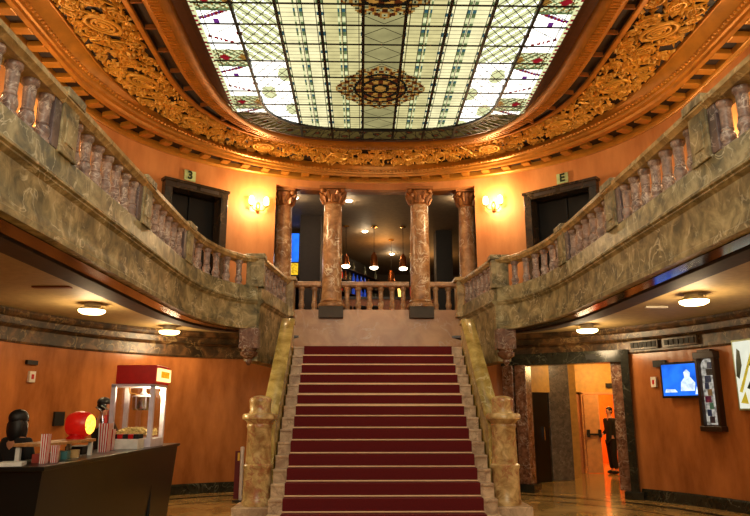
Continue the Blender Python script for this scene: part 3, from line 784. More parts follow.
struct(MB().box(2.4, 9, 14.5, 21.5, 3.0, 3.1).build('ceiling_corridor', M['corrwall']))
struct(MB().box(2.4, 2.6, 14.6, 18, 0, 3.0).build('wall_corridor_left', M['corrwall']))
struct(MB().box(8.9, 9.05, 12, 21.5, 0, 3.0).build('wall_corridor_right', M['corrwall']))
M['orwall'] = plain('orange_room_paint', (236,120,36), .6)
struct(MB().box(4.9, 9, 21.3, 21.5, 0, 3.0).build('wall_far_room', M['orwall']))
struct(MB().box(5.5, 5.6, 18.4, 21.4, 0, 3.0).build('wall_far_room_side', M['orwall']))
fr5 = MB(); fr5.box(5.7, 5.76, 18.06, 18.3, 0, 2.1); fr5.box(6.7, 6.76, 18.06, 18.3, 0, 2.1); fr5.box(5.7, 6.76, 18.06, 18.3, 2.06, 2.12)
fr5 = struct(fr5.build('door_5', M['doorw']))
lf = MB().obox((5.95, 18.02, .01), .40, .05, 2.04, -.12); lf = lf.build('door_leaf', M['doorw'], bevel=.005); lf.parent = fr5
pb = MB().obox((5.95, 17.96, .98), .36, .06, .05, -.12); pb.obox((5.81, 17.97, .93), .07, .08, .2, -.12); pb.obox((6.11, 17.94, .93), .07, .08, .2, -.12)
pb = pb.build('push_bar', M['matte']); pb.parent = fr5
tag(MB().box(6.42, 6.72, 18.04, 18.1, 2.24, 2.36).build('exit_sign', M['matte']), 'dark exit sign plate above the open corridor door', 'sign')
tag(MB().box(5.42, 5.58, 18.09, 18.148, 1.28, 1.4).build('wall_plate', plain('plate_grey', (120,110,100), .4)), 'small grey plate on the corridor wall left of the open door', 'wall plate')
tag(MB().obox((3.78, 15.66, 2.2), .26, .03, .28, .55).build('lit_sign', emitm('sign_orange', (240,130,30), 1.0, .1)), 'small square orange lit sign above the black corridor door', 'sign')
t = thing('ceiling_lamp', (6.55, 17.2, 2.93), 'small ceiling lamp in the yellow corridor by the open door', 'lamp')
MB().lathe(6.55, 17.2, [(.16,3.0),(.17,2.95)], 16).build('base', M['white'], t); MB().lathe(6.55, 17.2, [(.15,2.955),(.13,2.92),(.05,2.91)], 16).build('diffuser', M['lamp'], t, smooth=True)

# ------------------------------------------------------------------ bar interior
struct(MB().box(-7, 7, 14.45, 25, 3.3, 3.62).build('floor_bar', M['barwall']))
struct(MB().box(-7, 7, 14.7, 25, 6.8, 6.9).build('ceiling_bar', M['barceil']))
struct(MB().box(-7, 7, 24.8, 25, 3.62, 6.8).build('wall_bar_back', M['barwall']))
struct(MB().box(-7, -6.8, 14.6, 25, 3.62, 6.8).build('wall_bar_left', M['barwall']))
struct(MB().box(6.8, 7, 14.6, 25, 3.62, 6.8).build('wall_bar_right', M['barwall']))
tag(MB().box(-1.98, -1.42, 17.0, 17.7, 3.62, 6.8).build('pillar', plain('pillar_brown', (52,40,32), .6)), 'square dark pillar inside the bar behind the left columns', 'pillar', 'pillars in the bar')
tag(MB().box(1.86, 2.34, 18.4, 19.0, 3.62, 6.8).build('pillar', plain('pillar_black', (30,24,20), .6)), 'square dark pillar inside the bar behind the right columns', 'pillar', 'pillars in the bar')
def downlight(x, y, label):
    t = thing('downlight', (x, y, 6.8), label, 'lamp', 'downlights in the bar ceiling')
    MB().lathe(x, y, [(.11,6.8),(.11,6.785),(.08,6.78)], 16).build('ring', M['white'], t)
    MB().ell((x, y, 6.775), .075, .075, .03, 12, 6).build('lamp', M['spot'], t)
    l = bpy.data.lights.new('bar_spot', 'POINT'); l.energy = 9; l.color = (1, .75, .45); l.shadow_soft_size = .08
    o = bpy.data.objects.new('bar_spot', l); COL.objects.link(o); o.location = (x, y, 6.6)
for x, y, lb in ((-1.98, 15.45, 'round downlight between the two left columns'), (-.64, 15.66, 'round downlight just right of the left inner column'), (-.22, 18.5, 'round downlight above the hanging lamps, mid bar'),
                 (2.06, 15.4, 'round downlight between the two right columns'), (.7, 21.3, 'farthest round downlight, deep in the bar')):
    downlight(x, y, lb)
def pendant(x, y, z0, z1, label):
    t = thing('pendant_lamp', (x, y, z0), label, 'lamp', 'copper pendant lamps over the bar')
    MB().lathe(x, y, [(.09,6.8),(.09,6.77),(.02,6.75)], 12).build('canopy', M['brass'], t)
    MB().tube([(x,y,6.78),(x,y,z1+.05)], .008, 6).build('cord', M['matte'], t)
    MB().lathe(x, y, [(.03,z1+.1),(.05,z1+.06),(.085,z1),(.105,z0+.08),(.11,z0+.05)], 16).build('shade', plain('copper', (196,112,56), .25, .8), t, smooth=True)
    MB().ell((x, y, z0+.035), .115, .115, .055, 14, 7).build('bulb', M['spot'], t, smooth=True)
pendant(-.76, 18, 5.58, 5.86, 'copper pendant lamp nearest the left inner column'); pendant(.04, 18, 5.54, 5.92, 'middle copper pendant lamp above the balustrade'); pendant(.87, 18, 5.52, 5.88, 'copper pendant lamp nearest the right inner column'); pendant(.6, 19.5, 5.38, 5.72, 'lowest and farthest copper pendant lamp')
bc = thing('bar_counter', (0, 18.6, 3.62), 'long wooden bar counter glowing orange behind the central balustrade', 'counter')
MB().box(-1.3, 1.75, 18.3, 18.9, 3.62, 4.72).build('body', M['orangewood'], bc); MB().box(-1.36, 1.8, 18.22, 18.98, 4.72, 4.78).build('worktop', M['dwood'], bc)
def stool(x, y, label):
    t = thing('bar_stool', (x, y, 3.62), label, 'stool', 'black stools at the bar')
    MB().lathe(x, y, [(.17,4.36),(.19,4.38),(.19,4.42),(.16,4.44)], 14).build('seat', M['matte'], t)
    for k in range(4):
        a = PI/4+k*PI/2; MB().tube([(x+.1*math.cos(a), y+.1*math.sin(a), 4.36), (x+.2*math.cos(a), y+.2*math.sin(a), 3.62)], .014, 6).build('leg', M['matte'], t)
stool(-.75, 17.8, 'black bar stool nearest the left inner column'); stool(-.35, 17.85, 'black bar stool second from the left inner column'); stool(.1, 17.8, 'black bar stool third from the left inner column')
sh = thing('back_bar_shelf', (-.9, 21, 3.62), 'dark shelf unit for bottles running along the left of the bar', 'shelf')
ang = math.atan2(3.6, 1.9); ex, ey = math.cos(ang), math.sin(ang); sx0, sy0 = -1.5, 19.3
def onsh(q, d): return (sx0+ex*q-(-ey)*0-(-ey*-1)*0+d*ey, sy0+ey*q-d*ex)
mb = MB(); c = onsh(2.0, -.25); mb.obox((c[0], c[1], 3.62), 4.1, .06, 3.0, ang); mb.build('back_panel', M['matte'], sh)
for z in (4.9, 5.3, 5.7, 6.1):
    c = onsh(2.0, -.08); MB().obox((c[0], c[1], z), 4.0, .3, .03, ang).build('shelf_board', M['dwood'], sh)
bcol = [plain('bottle_red', (190,30,20), .2, emit=.25), plain('bottle_blue', (30,70,190), .2, emit=.3), plain('bottle_amber', (120,66,24), .2), plain('bottle_clear', (90,96,84), .2)]  # red and blue bottles glow: coloured shelf light put into their material
bm = {}
rows = [(5.33, 'lowest'), (5.73, 'second'), (6.13, 'top')]
for z, rn in rows:
    for k in range(13):
        if z > 6 and k % 3: continue
        ci = 0 if k in (0, 1, 2, 3) and z < 6 else 1 if k in (6, 7, 8, 9) and z < 6 else 2 if k % 3 == 1 else 3
        x, y = onsh(.35+k*.27, .0)
        if ci not in bm:
            b = MB().lathe(0, 0, [(.045,0),(.05,.02),(.05,.17),(.02,.23),(.018,.3),(.02,.31)], 10).build('bottle', bcol[ci], smooth=True); bm[ci] = b
        else:
            b = bm[ci].copy(); COL.objects.link(b)
        b.location = (x, y, z)
        tag(b, '%s bottle on the %s shelf of the dark back bar' % (('red', 'blue', 'amber', 'pale')[ci], rn), 'bottle', '%s bottles on the %s back bar shelf' % (('red', 'blue', 'amber', 'pale')[ci], rn))
sc_ = thing('screen', (-2.5, 18.2, 5.3), 'tall blue lit display seen beside the leftmost column', 'screen')
MB().box(-2.50, -2.10, 18.2, 18.26, 5.35, 6.65).build('frame', M['black'], sc_); MB().box(-2.48, -2.12, 18.19, 18.205, 5.78, 6.62).build('blue_panel', M['screenb'], sc_); MB().box(-2.47, -2.13, 18.185, 18.205, 5.4, 5.74).build('yellow_panel', emitm('screen_yellow', (230,180,40), .9, .4, 20), sc_)
tag(MB().box(1.1, 1.36, 18.35, 18.6, 4.78, 5.12).build('red_box', plain('red_box', (190,30,26), .4, emit=.25)), 'red box on the bar counter beside the right inner column', 'box')
tag(MB().lathe(.82, 18.5, [(.06,4.78),(.07,4.9),(.09,5.06),(.05,5.1)], 12).build('table_lamp', emitm('warm_lamp', (255,190,90), 2.5)), 'small glowing table lamp on the bar counter', 'lamp')

# ------------------------------------------------------------------ wall lamps
def sconce(x, y, z, nx_, ny_, label, hidden=False):
    t = thing('wall_sconce', (x, y, z), label, 'lamp', 'brass wall sconces')
    tx, ty = -ny_, nx_
    MB().ell((x+nx_*.02, y+ny_*.02, z-.02), .05, .05, .13, 12, 8).build('back_plate', M['brass'], t, smooth=True)
    for sg in (-1, 1):
        pts = []
        for k in range(9):
            q = k/8; o = .03+.14*q; pts.append((x+nx_*(.03+.1*q)+tx*sg*.16*q, y+ny_*(.03+.1*q)+ty*sg*.16*q, z-.05-.09*math.sin(PI*q*.9)+.06*q))
        arm = MB().tube(pts, .012, 6).build('arm', M['brass'], t, smooth=True)
        e = pts[-1]
        MB().lathe(e[0], e[1], [(.02,e[2]-.02),(.05,e[2]),(.05,e[2]+.012),(.02,e[2]+.02)], 12).build('cup', M['brass'], arm)
        MB().lathe(e[0], e[1], [(.03,e[2]+.02),(.055,e[2]+.06),(.06,e[2]+.13),(.045,e[2]+.2),(.02,e[2]+.22)], 14).build('shade', M['bulb'], arm, smooth=True)
    l = bpy.data.lights.new('sconce_light', 'POINT'); l.energy = SCW; l.color = (1, .74, .42); l.shadow_soft_size = .12
    o = bpy.data.objects.new('sconce_light', l); COL.objects.link(o); o.location = (x+nx_*.32, y+ny_*.32, z+.1)
SCW = 70
for x, lb in ((-2.62, 'twin-armed brass wall sconce lit beside the leftmost column'), (2.64, 'twin-armed brass wall sconce lit beside the rightmost column')):
    y = ywall(WALL, x); n = Vector((-x*.35, -3, 0)).normalized(); sconce(x, y, 6.03 if x < 0 else 6.08, n.x, n.y, lb)
SCW = 48
for y in (9.3, 6.6, 3.6):
    for s in (-1, 1):
        l = bpy.data.lights.new('gallery_light', 'POINT'); l.energy = SCW; l.color = (1, .76, .42); l.shadow_soft_size = .15
        o = bpy.data.objects.new('gallery_light', l); COL.objects.link(o); o.location = (s*5.0, y, 5.6)
# exit signs
def exsign(x, ch, label):
    y = ywall(WALL, x); z = 6.42; a = math.atan2(-(ywall(WALL, x+.1)-ywall(WALL, x-.1)), -.2)+PI
    rz = math.atan2(ywall(WALL, x+.1)-ywall(WALL, x-.1), .2)
    t = thing('exit_sign', (x, y-.05, z), label, 'sign', 'green exit signs above the balcony doors')
    MB().obox((x, y-.04, z-.1), .25, .03, .22, rz).build('plate', plain('sign_pale_green', (186,206,150), .4), t)
    cu = bpy.data.curves.new('lettering', 'FONT'); cu.body = ch; cu.size = .24; cu.extrude = .004; cu.align_x = 'CENTER'; cu.align_y = 'CENTER'; cu.offset = .008
    cu.materials.append(plain('sign_dark', (16,40,20), .5)); o = bpy.data.objects.new('lettering', cu); COL.objects.link(o); bpy.context.view_layer.update(); me_ = bpy.data.meshes.new_from_object(o.evaluated_get(bpy.context.evaluated_depsgraph_get())); bpy.data.objects.remove(o); o = bpy.data.objects.new('lettering', me_); COL.objects.link(o); o.parent = t
    o.location = (math.sin(rz)*.02, -.012, .01); o.rotation_euler = (PI/2, 0, rz)
exsign(-3.93, '3', 'small pale green sign with a dark 3 above the left balcony door')
exsign(3.95, 'E', 'small pale green sign with a dark E above the right balcony door')
# ground-floor ceiling lamps
def clamp(x, y, label):
    t = thing('ceiling_lamp', (x, y, 3.23), label, 'lamp', 'round ceiling lamps under the balconies')
    MB().lathe(x, y, [(.12,3.23),(.12,3.165),(.18,3.16),(.2,3.14),(.2,3.125)], 24).build('rim', M['white'], t)
    MB().lathe(x, y, [(.198,3.13),(.19,3.095),(.14,3.07),(.05,3.06)], 24).build('diffuser', M['lamp'], t, smooth=True)
    l = bpy.data.lights.new('lamp_light', 'POINT'); l.energy = 34; l.color = (1, .72, .4); l.shadow_soft_size = .2
    o = bpy.data.objects.new('lamp_light', l); COL.objects.link(o); o.location = (x, y, 2.9)
clamp(-4.47, 10.05, 'lit round ceiling lamp under the left balcony nearer the popcorn counter'); clamp(-4.05, 12.75, 'lit round ceiling lamp under the left balcony nearer the stairs')
clamp(4.4, 9.0, 'lit round ceiling lamp under the right balcony above the screen'); clamp(4.02, 12.35, 'lit round ceiling lamp under the right balcony before the doorway')
tag(MB().box(4.2, 4.55, 10.1, 10.16, 3.2, 3.23).build('ceiling_vent', M['white']), 'thin white slot vent in the right aisle ceiling', 'vent')
tag(MB().box(-4.7, -4.2, 8.6, 8.7, 3.21, 3.23).build('ceiling_vent', M['goldd']), 'dark slot vent in the left aisle ceiling', 'vent')
# frieze grilles on the right wall
for x0, x1, lb in ((5.02, 5.36, 'left brown air grille set in the right frieze'), (5.42, 5.74, 'right dark air grille set in the right frieze')):
    a = (x0, ywall(GROUND, x0)); b = (x1, ywall(GROUND, x1)); rz = math.atan2(b[1]-a[1], b[0]-a[0]); L = math.dist(a, b)
    t = thing('air_grille', ((x0+x1)/2-.08, (a[1]+b[1])/2-.04, 2.76), lb, 'vent', 'air grilles in the right frieze')
    cx, cy = t.location.x, t.location.y
    MB().obox((cx, cy, 2.77), L, .05, .16, rz).build('frame', M['frieze'], t)
    for k in range(6):
        q = (k+.5)/6-.5; MB().obox((cx+math.cos(rz)*L*.92*q+.03*math.sin(rz), cy+math.sin(rz)*L*.92*q-.03*math.cos(rz), 2.80), L*.12, .02, .1, rz).build('slot', M['matte'], t)

# ------------------------------------------------------------------ things on the right wall
def onwall(x, off=0):
    y = ywall(GROUND, x); rz = math.atan2(ywall(GROUND, x+.05)-ywall(GROUND, x-.05), .1)
    n = (math.sin(rz), -math.cos(rz)); return x+n[0]*off, y+n[1]*off, rz, n
x, y, rz, n = onwall(5.56, .10)
tv = thing('television', (x, y, 1.84), 'wall television showing a blue picture on the right wall', 'television')
tr = rz+.12
MB().obox((x, y, 1.84), .74, .07, .64, tr).build('casing', M['black'], tv, bevel=.01)
k, s_ = math.cos(tr), math.sin(tr)
def tvp(mb, poly, off):
    mb.add([(x+k*u+s_*off, y+s_*u-k*off, 1.84+v) for u, v in poly], [tuple(range(len(poly)))]); return mb
tvp(MB(), [(-.335,.04),(.335,.04),(.335,.6),(-.335,.6)], .037).build('screen', M['screenb'], tv, recalc=False)
mb = MB(); tvp(mb, [(.0,.12),(.26,.12),(.28,.26),(.2,.36),(.1,.37),(.02,.28)], .039); tvp(mb, [(.09,.36),(.19,.36),(.2,.44),(.14,.5),(.08,.45)], .039); tvp(mb, [(-.3,.1),(-.06,.1),(-.1,.15),(-.28,.16)], .039)
tvp(mb, [(.26,.06),(.32,.06),(.3,.2)], .039)
mb.build('screen_figure', emitm('screen_white', (206,226,250), 1.0, .3, 12), tv, recalc=False)
MB().obox((x-n[0]*.07, y-n[1]*.07, 2.05), .2, .1, .2, rz).build('bracket', M['matte'], tv)
x, y, rz, n = onwall(5.79, .07)
dc = thing('display_case', (x, y, 1.27), 'tall narrow dark wooden showcase with lit pictures on the right wall', 'display case')
L = .5; k, s_ = math.cos(rz), math.sin(rz)
mb = MB()
for q in (-.17, .17): mb.obox((x+k*q, y+s_*q, 1.3), .06, .14, 1.28, rz)
mb.obox((x, y, 1.27), .44, .17, .09, rz); mb.obox((x, y, 2.5), .43, .17, .12, rz); mb.obox((x, y, 2.6), .28, .12, .06, rz); mb.obox((x-n[0]*.04, y-n[1]*.04, 1.3), .32, .04, 1.25, rz)
mb.build('frame', M['dwood'], dc, bevel=.01)
def lp(mb, poly, off, z): return mb.add([(x+k*u+n[0]*off, y+s_*u+n[1]*off, z+v) for u, v in poly], [tuple(range(len(poly)))])
arch = [(-.14,.05),(.14,.05),(.14,1.05)]+[(.14*math.cos(a*PI/8), 1.05+.13*math.sin(a*PI/8)) for a in range(1, 8)]+[(-.14,1.05)]
lp(MB(), arch, -.01, 1.33).build('lit_backing', emitm('case_light', (196,190,176), .45, .6, 16), dc, recalc=False)
for i in range(9):
    u0_, v0_ = random.uniform(-.13, .0), .08+i*.115; w_ = random.uniform(.08, .13)
    c_ = random.choice(((40,36,44),(90,30,60),(60,110,90),(30,50,80),(120,100,70),(20,20,24)))
    lp(MB(), [(u0_, v0_), (u0_+w_, v0_), (u0_+w_, v0_+.11), (u0_, v0_+.11)], -.006, 1.33).build('picture_card', plain('card_%d' % i, c_, .4, emit=.25), dc, recalc=False)
lp(MB(), [(-.17,.04),(.17,.04),(.17,1.2),(-.17,1.2)], .05, 1.33).build('glass_pane', M['glass'], dc, recalc=False)
x, y, rz, n = onwall(6.085, .06)
po = thing('light_box_poster', (x, y, 1.6), 'pale backlit poster with green shapes at the far right edge', 'poster')
k, s_ = math.cos(rz), math.sin(rz)
MB().obox((x, y, 1.62), .86, .08, 1.14, rz).build('frame', plain('poster_frame', (150,160,120), .4, .3), po, bevel=.005)
lp(MB(), [(-.40,.03),(.40,.03),(.40,1.11),(-.40,1.11)], .042, 1.62).build('poster_sheet', emitm('poster_white', (226,226,204), .8, .05), po, recalc=False)
mb = MB(); lp(mb, [(-.39,.55),(-.33,.5),(-.25,.72),(-.26,.95),(-.32,1.0),(-.36,.8)], .046, 1.62); lp(mb, [(-.2,.35),(-.05,.3),(.1,.6),(.02,.66)], .046, 1.62); lp(mb, [(-.1,.7),(.2,.75),(.3,1.0),(0,.95)], .046, 1.62)
mb.build('dark_green_shape', plain('poster_green', (36,60,28), .4), po, recalc=False)
mb = MB(); lp(mb, [(-.36,.3),(-.3,.28),(.0,.9),(-.04,.92)], .048, 1.62); lp(mb, [(-.36,.12),(-.2,.1),(-.24,.3)], .048, 1.62)
mb.build('yellow_shape', plain('poster_yellow', (190,180,50), .4, emit=.3), po, recalc=False)
for (px, z0, z1, w, mat, nm, lb) in ((5.33, 2.42, 2.54, .26, M['matte'], 'wall_vent', 'black rectangular vent plate left of the television'), (5.245, 2.05, 2.24, .1, M['white'], 'fire_notice', 'small white fire notice left of the television'),
                                     (-5.87, 2.37, 2.44, .22, M['matte'], 'wall_vent', 'black rectangular vent plate high on the left wall'), (-5.86, 2.08, 2.26, .12, M['white'], 'fire_notice', 'small white fire notice under the black plate on the left wall'),
                                     (-5.6, 1.36, 1.6, .2, M['matte'], 'card_terminal', 'black box on the wall behind the red lamp')):
    x, y, rz, n = onwall(px, .03)
    if px < 0: pass
    o = MB().obox((x, y, z0), w, .05, z1-z0, rz)
    if nm == 'fire_notice':
        t = thing(nm, (x, y, z0), lb, 'notice'); o.build('plate', mat, t); MB().obox((x+n[0]*.02, y+n[1]*.02, z0+.05), w*.4, .02, .08, rz).build('red_mark', M['red'], t)
    else: tag(o.build(nm, mat), lb, 'vent' if nm == 'wall_vent' else 'box')

# ------------------------------------------------------------------ refreshment counter
ct = thing('refreshment_counter', (-3.4, 8, 0), 'glossy black refreshment counter standing under the left balcony', 'counter')
fx0, fx1 = -3.14, -3.17     # front face top / foot flare
mb = MB(); mb.add([(-3.75,6.2,0),(-3.25,6.2,0),(-3.25,10.55,0),(-3.75,10.55,0),(-3.75,6.2,1.08),(-3.17,6.2,1.08),(-3.17,10.62,1.08),(-3.75,10.62,1.08)], [(0,3,2,1),(4,5,6,7),(0,1,5,4),(1,2,6,5),(2,3,7,6),(3,0,4,7)])
mb.add([(-5.2,6.2,0),(-3.75,6.2,0),(-3.75,6.9,0),(-5.2,6.9,0),(-5.2,6.1,1.08),(-3.75,6.1,1.08),(-3.75,6.9,1.08),(-5.2,6.9,1.08)], [(0,3,2,1),(4,5,6,7),(0,1,5,4),(1,2,6,5),(2,3,7,6),(3,0,4,7)])
mb.build('body', M['black'], ct)
mb = MB().prism([(-5.25,6.06),(-3.14,6.16),(-3.14,10.66),(-3.78,10.66),(-3.78,6.92),(-5.25,6.92)], 1.08, 1.12); mb.build('worktop', M['black'], ct, bevel=.006)
MB().box(-3.245, -3.205, 9.55, 9.57, .02, 1.06).build('panel_joint', M['matte'], ct)
# popcorn machine
px0, px1, py0, py1, zb = -3.80, -3.2, 9.35, 9.95, 1.12
pm = thing('popcorn_machine', ((px0+px1)/2, (py0+py1)/2, zb), 'red topped glass popcorn machine on the black counter', 'popcorn machine')
MB().box(px0, px1, py0, py1, zb, zb+.12).build('base', M['lilacmetal'], pm, bevel=.008)
for xx in (px0+.03, px1-.03):
    for yy in (py0+.03, py1-.03): MB().box(xx-.03, xx+.03, yy-.03, yy+.03, zb+.12, zb+.84).build('corner_post', M['lilacmetal'], pm)
MB().box(px0, px1, py0, py1, zb+.82, zb+.86).build('upper_rail', M['lilacmetal'], pm)
MB().box(px0+.06, px1+.02, py0-.03, py1+.02, zb+.86, zb+1.12).build('header', M['red'], pm, bevel=.01)
hs = MB().box(px1+.02, px1+.05, py0-.0, py1-.02, zb+.9, zb+1.08).build('lit_sign', emitm('popcorn_sign', (255,214,130), 1.6, .1), pm)
s2 = MB().box(px1+.048, px1+.056, py0+.1, py1-.12, zb+.95, zb+1.04).build('orange_lettering', emitm('popcorn_sign_orange', (255,130,20), 1.4, .3, 30), hs)
for (a, b, c, d) in ((px0+.06, px1-.06, py0+.01, py0+.016), (px0+.06, px1-.06, py1-.016, py1-.01)):
    MB().box(a, b, c, d, zb+.12, zb+.82).build('glass_pane', M['glass'], pm)
for a in (px0+.01, px1-.016): MB().box(a, a+.006, py0+.06, py1-.06, zb+.12, zb+.82).build('glass_pane', M['glass'], pm)
kx, ky = px0+.36, (py0+py1)/2
MB().lathe(kx, ky, [(.05,zb+.5),(.13,zb+.5),(.15,zb+.53),(.15,zb+.68),(.16,zb+.69),(.15,zb+.7),(.06,zb+.72),(.03,zb+.76),(.025,zb+.83)], 20).build('kettle', M['chrome'], pm, smooth=True)
MB().tube([(kx-.02,ky,zb+.7),(kx-.2,ky,zb+.74),(kx-.22,ky,zb+.84)], .012, 6).build('kettle_arm', M['brass'], pm)
mb = MB()
for i in range(420):
    r = random.uniform(.014, .024); xx = random.uniform(px0+.08, px1-.07); yy = random.uniform(py0+.06, py1-.07); h = .10*(1-abs((xx-(px0+px1)/2)/.36)**2)+.03
    mb.ell((xx, yy, zb+.12+random.uniform(.3, 1)*h+.01), r, r, r*.8, 6, 4)
pc = mb.build('popcorn', plain('popcorn', (250,222,150), .8), pm, smooth=True); pc['kind'] = 'stuff'
l = bpy.data.lights.new('popcorn_light', 'POINT'); l.energy = 60; l.color = (1, .8, .42); l.shadow_soft_size = .06
o = bpy.data.objects.new('popcorn_light', l); COL.objects.link(o); o.location = (px1-.12, ky, zb+.76)
MB().lathe(px1-.12, ky, [(.03,zb+.82),(.035,zb+.79),(.02,zb+.775)], 10).build('heat_lamp', M['bulb'], pm)
# low wooden tray stand with white feet
def at_counter(yy, xx): return (xx, yy)
ts = thing('tray_stand', (-3.45, 6.9, 1.12), 'low wooden riser with white feet on the black counter', 'riser')
MB().obox((-3.5, 7.2, 1.27), .30, 1.25, .03, .0).build('board', M['wood'], ts, bevel=.004)
for xx, yy in ((-3.38, 6.63), (-3.38, 7.75), (-3.62, 6.63), (-3.62, 7.75)): MB().box(xx-.02, xx+.02, yy-.02, yy+.02, 1.12, 1.27).build('leg', M['white'], ts)
for i, (yy, c_, lb) in enumerate(((6.7, (150,60,50), 'red'), (6.9, (120,110,80), 'tan'), (7.15, (60,110,110), 'teal'), (7.4, (190,150,90), 'amber'))):
    tag(MB().obox((-3.42, yy, 1.12), .12, .16, .08, .1*i).build('sweet_packet', plain('packet_%d' % i, c_, .4)), '%s sweet packet lying under the wooden riser' % lb, 'packet', 'sweet packets under the riser')
# red lamp shaped like a round basket with a lit end
rl_ = thing('red_lamp', (-3.5, 7.62, 1.3), 'glowing red barrel shaped lamp standing on the wooden riser', 'lamp')
rot = Matrix.Rotation(-.12, 3, 'Z') @ Matrix.Rotation(PI/2, 3, 'Y')
pf = [(.09,-.13),(.12,-.115),(.142,-.05),(.146,.02),(.136,.08),(.112,.12)]
vs = MB(); vs.lathe(0, 0, pf, 24)
vs.v = [tuple((rot @ Vector(p))+Vector((-3.48, 7.66, 1.46))) for p in vs.v]
vs.build('shade', plain('red_lamp_shade', (200,24,14), .35, emit=.22), rl_, smooth=True)
vs = MB(); vs.lathe(0, 0, [(.114,.115),(.10,.128),(.055,.14),(.01,.142)], 20); vs.v = [tuple((rot @ Vector(p))+Vector((-3.48, 7.66, 1.46))) for p in vs.v]
vs.build('lit_end', emitm('red_lamp_end', (255,180,60), 2.6, .5, 30), rl_, smooth=True)
MB().lathe(-3.5, 7.62, [(.1,1.3),(.1,1.32),(.07,1.34),(.07,1.36)], 16).build('foot', M['red'], rl_)
# striped boxes
def striped(x, y, w, h, name, label, ns=4, rz=0, z=1.12):
    t = thing(name, (x, y, z), label, 'carton', 'striped popcorn cartons')
    n4 = ns*2; mb = MB(); q = w/n4
    for face in range(4):
        a = rz+face*PI/2
        for i in range(n4):
            u0_, u1_ = -w/2+i*q, -w/2+(i+1)*q; f0, f1 = .86, 1.06
            P = []
            for (u, z_, f) in ((u0_,0,f0),(u1_,0,f0),(u1_,h,f1),(u0_,h,f1)):
                lx, ly = u*f, -w/2*f; P.append((x+lx*math.cos(a)-ly*math.sin(a), y+lx*math.sin(a)+ly*math.cos(a), z+z_))
            mb.add(P, [(0,1,2,3)], i % 2)
    mb.build('carton_sides', [M['white'], M['red']], t, recalc=False)
    return t
striped(-3.33, 6.55, .065, .27, 'striped_carton', 'tall red and white striped carton at the near counter end', 3)
striped(-3.28, 6.66, .06, .16, 'striped_carton', 'short striped carton beside the tall one on the near counter end', 3)
tc = striped(-3.44, 8.32, .12, .34, 'striped_carton', 'striped carton holding tongs left of the popcorn machine', 4)
mb = MB(); mb.tube([(-3.46,8.32,1.3),(-3.5,8.3,1.6),(-3.56,8.26,1.66)], .012, 6); mb.tube([(-3.42,8.33,1.3),(-3.42,8.3,1.62),(-3.5,8.27,1.67)], .012, 6); mb.obox((-3.44,8.32,1.3),.05,.03,.26,.2)
tag(mb.build('tongs', M['chrome']), 'metal scoop and tongs standing in the striped carton', 'tongs')
tag(MB().obox((-3.62,8.05,1.12), .2, .34, .09, 0).build('cash_drawer', M['matte'], bevel=.008), 'low black box on the counter before the striped carton', 'box')
nb = thing('carton_tray', (-3.42, 9.02, 1.12), 'white tray of packed cartons in front of the popcorn machine', 'tray')
MB().obox((-3.42, 8.98, 1.12), .42, .26, .13, .0).build('tray', M['white'], nb, bevel=.006)
for i in range(6):
    tag(MB().obox((-3.6+.07*i, 8.98, 1.255), .06, .2, .055, 0).build('packed_carton', M['red'] if i % 2 == 0 else M['cloth']), '%s carton in the white tray by the popcorn machine' % ('red' if i % 2 == 0 else 'black'), 'carton', '%s cartons in the white tray' % ('red' if i % 2 == 0 else 'black'))
striped(-3.52, 8.72, .09, .26, 'striped_carton', 'striped carton left of the white carton tray', 3)
tag(MB().obox((-3.5, 6.3, 1.12), .2, .26, .03, .3).build('napkin_pile', M['white']), 'flat pile of white napkins on the near counter corner', 'napkins')

# queue posts by the stair foot
M['post'] = plain('polished_post', (236,232,236), .3, .3)
qp = thing('barrier_post', (-2.5, 12.6, 0), 'slim chrome barrier post with a dark red strap left of the stairs', 'barrier post')
MB().lathe(-2.5, 12.6, [(.15,0),(.15,.02),(.05,.035)], 20).build('base', M['matte'], qp)
MB().lathe(-2.5, 12.6, [(.034,.03),(.034,.9),(.038,.9),(.038,.96),(.01,.97)], 14).build('post', M['post'], qp, smooth=True)
MB().obox((-2.58, 12.6, .05), .1, .02, .84, .15, tilt=0).build('strap', plain('dark_red_strap', (92,14,24), .7), qp)
MB().obox((-2.56, 12.58, .72), .04, .015, .14, .15).build('yellow_tag', plain('yellow_tag', (220,180,60), .5), qp)

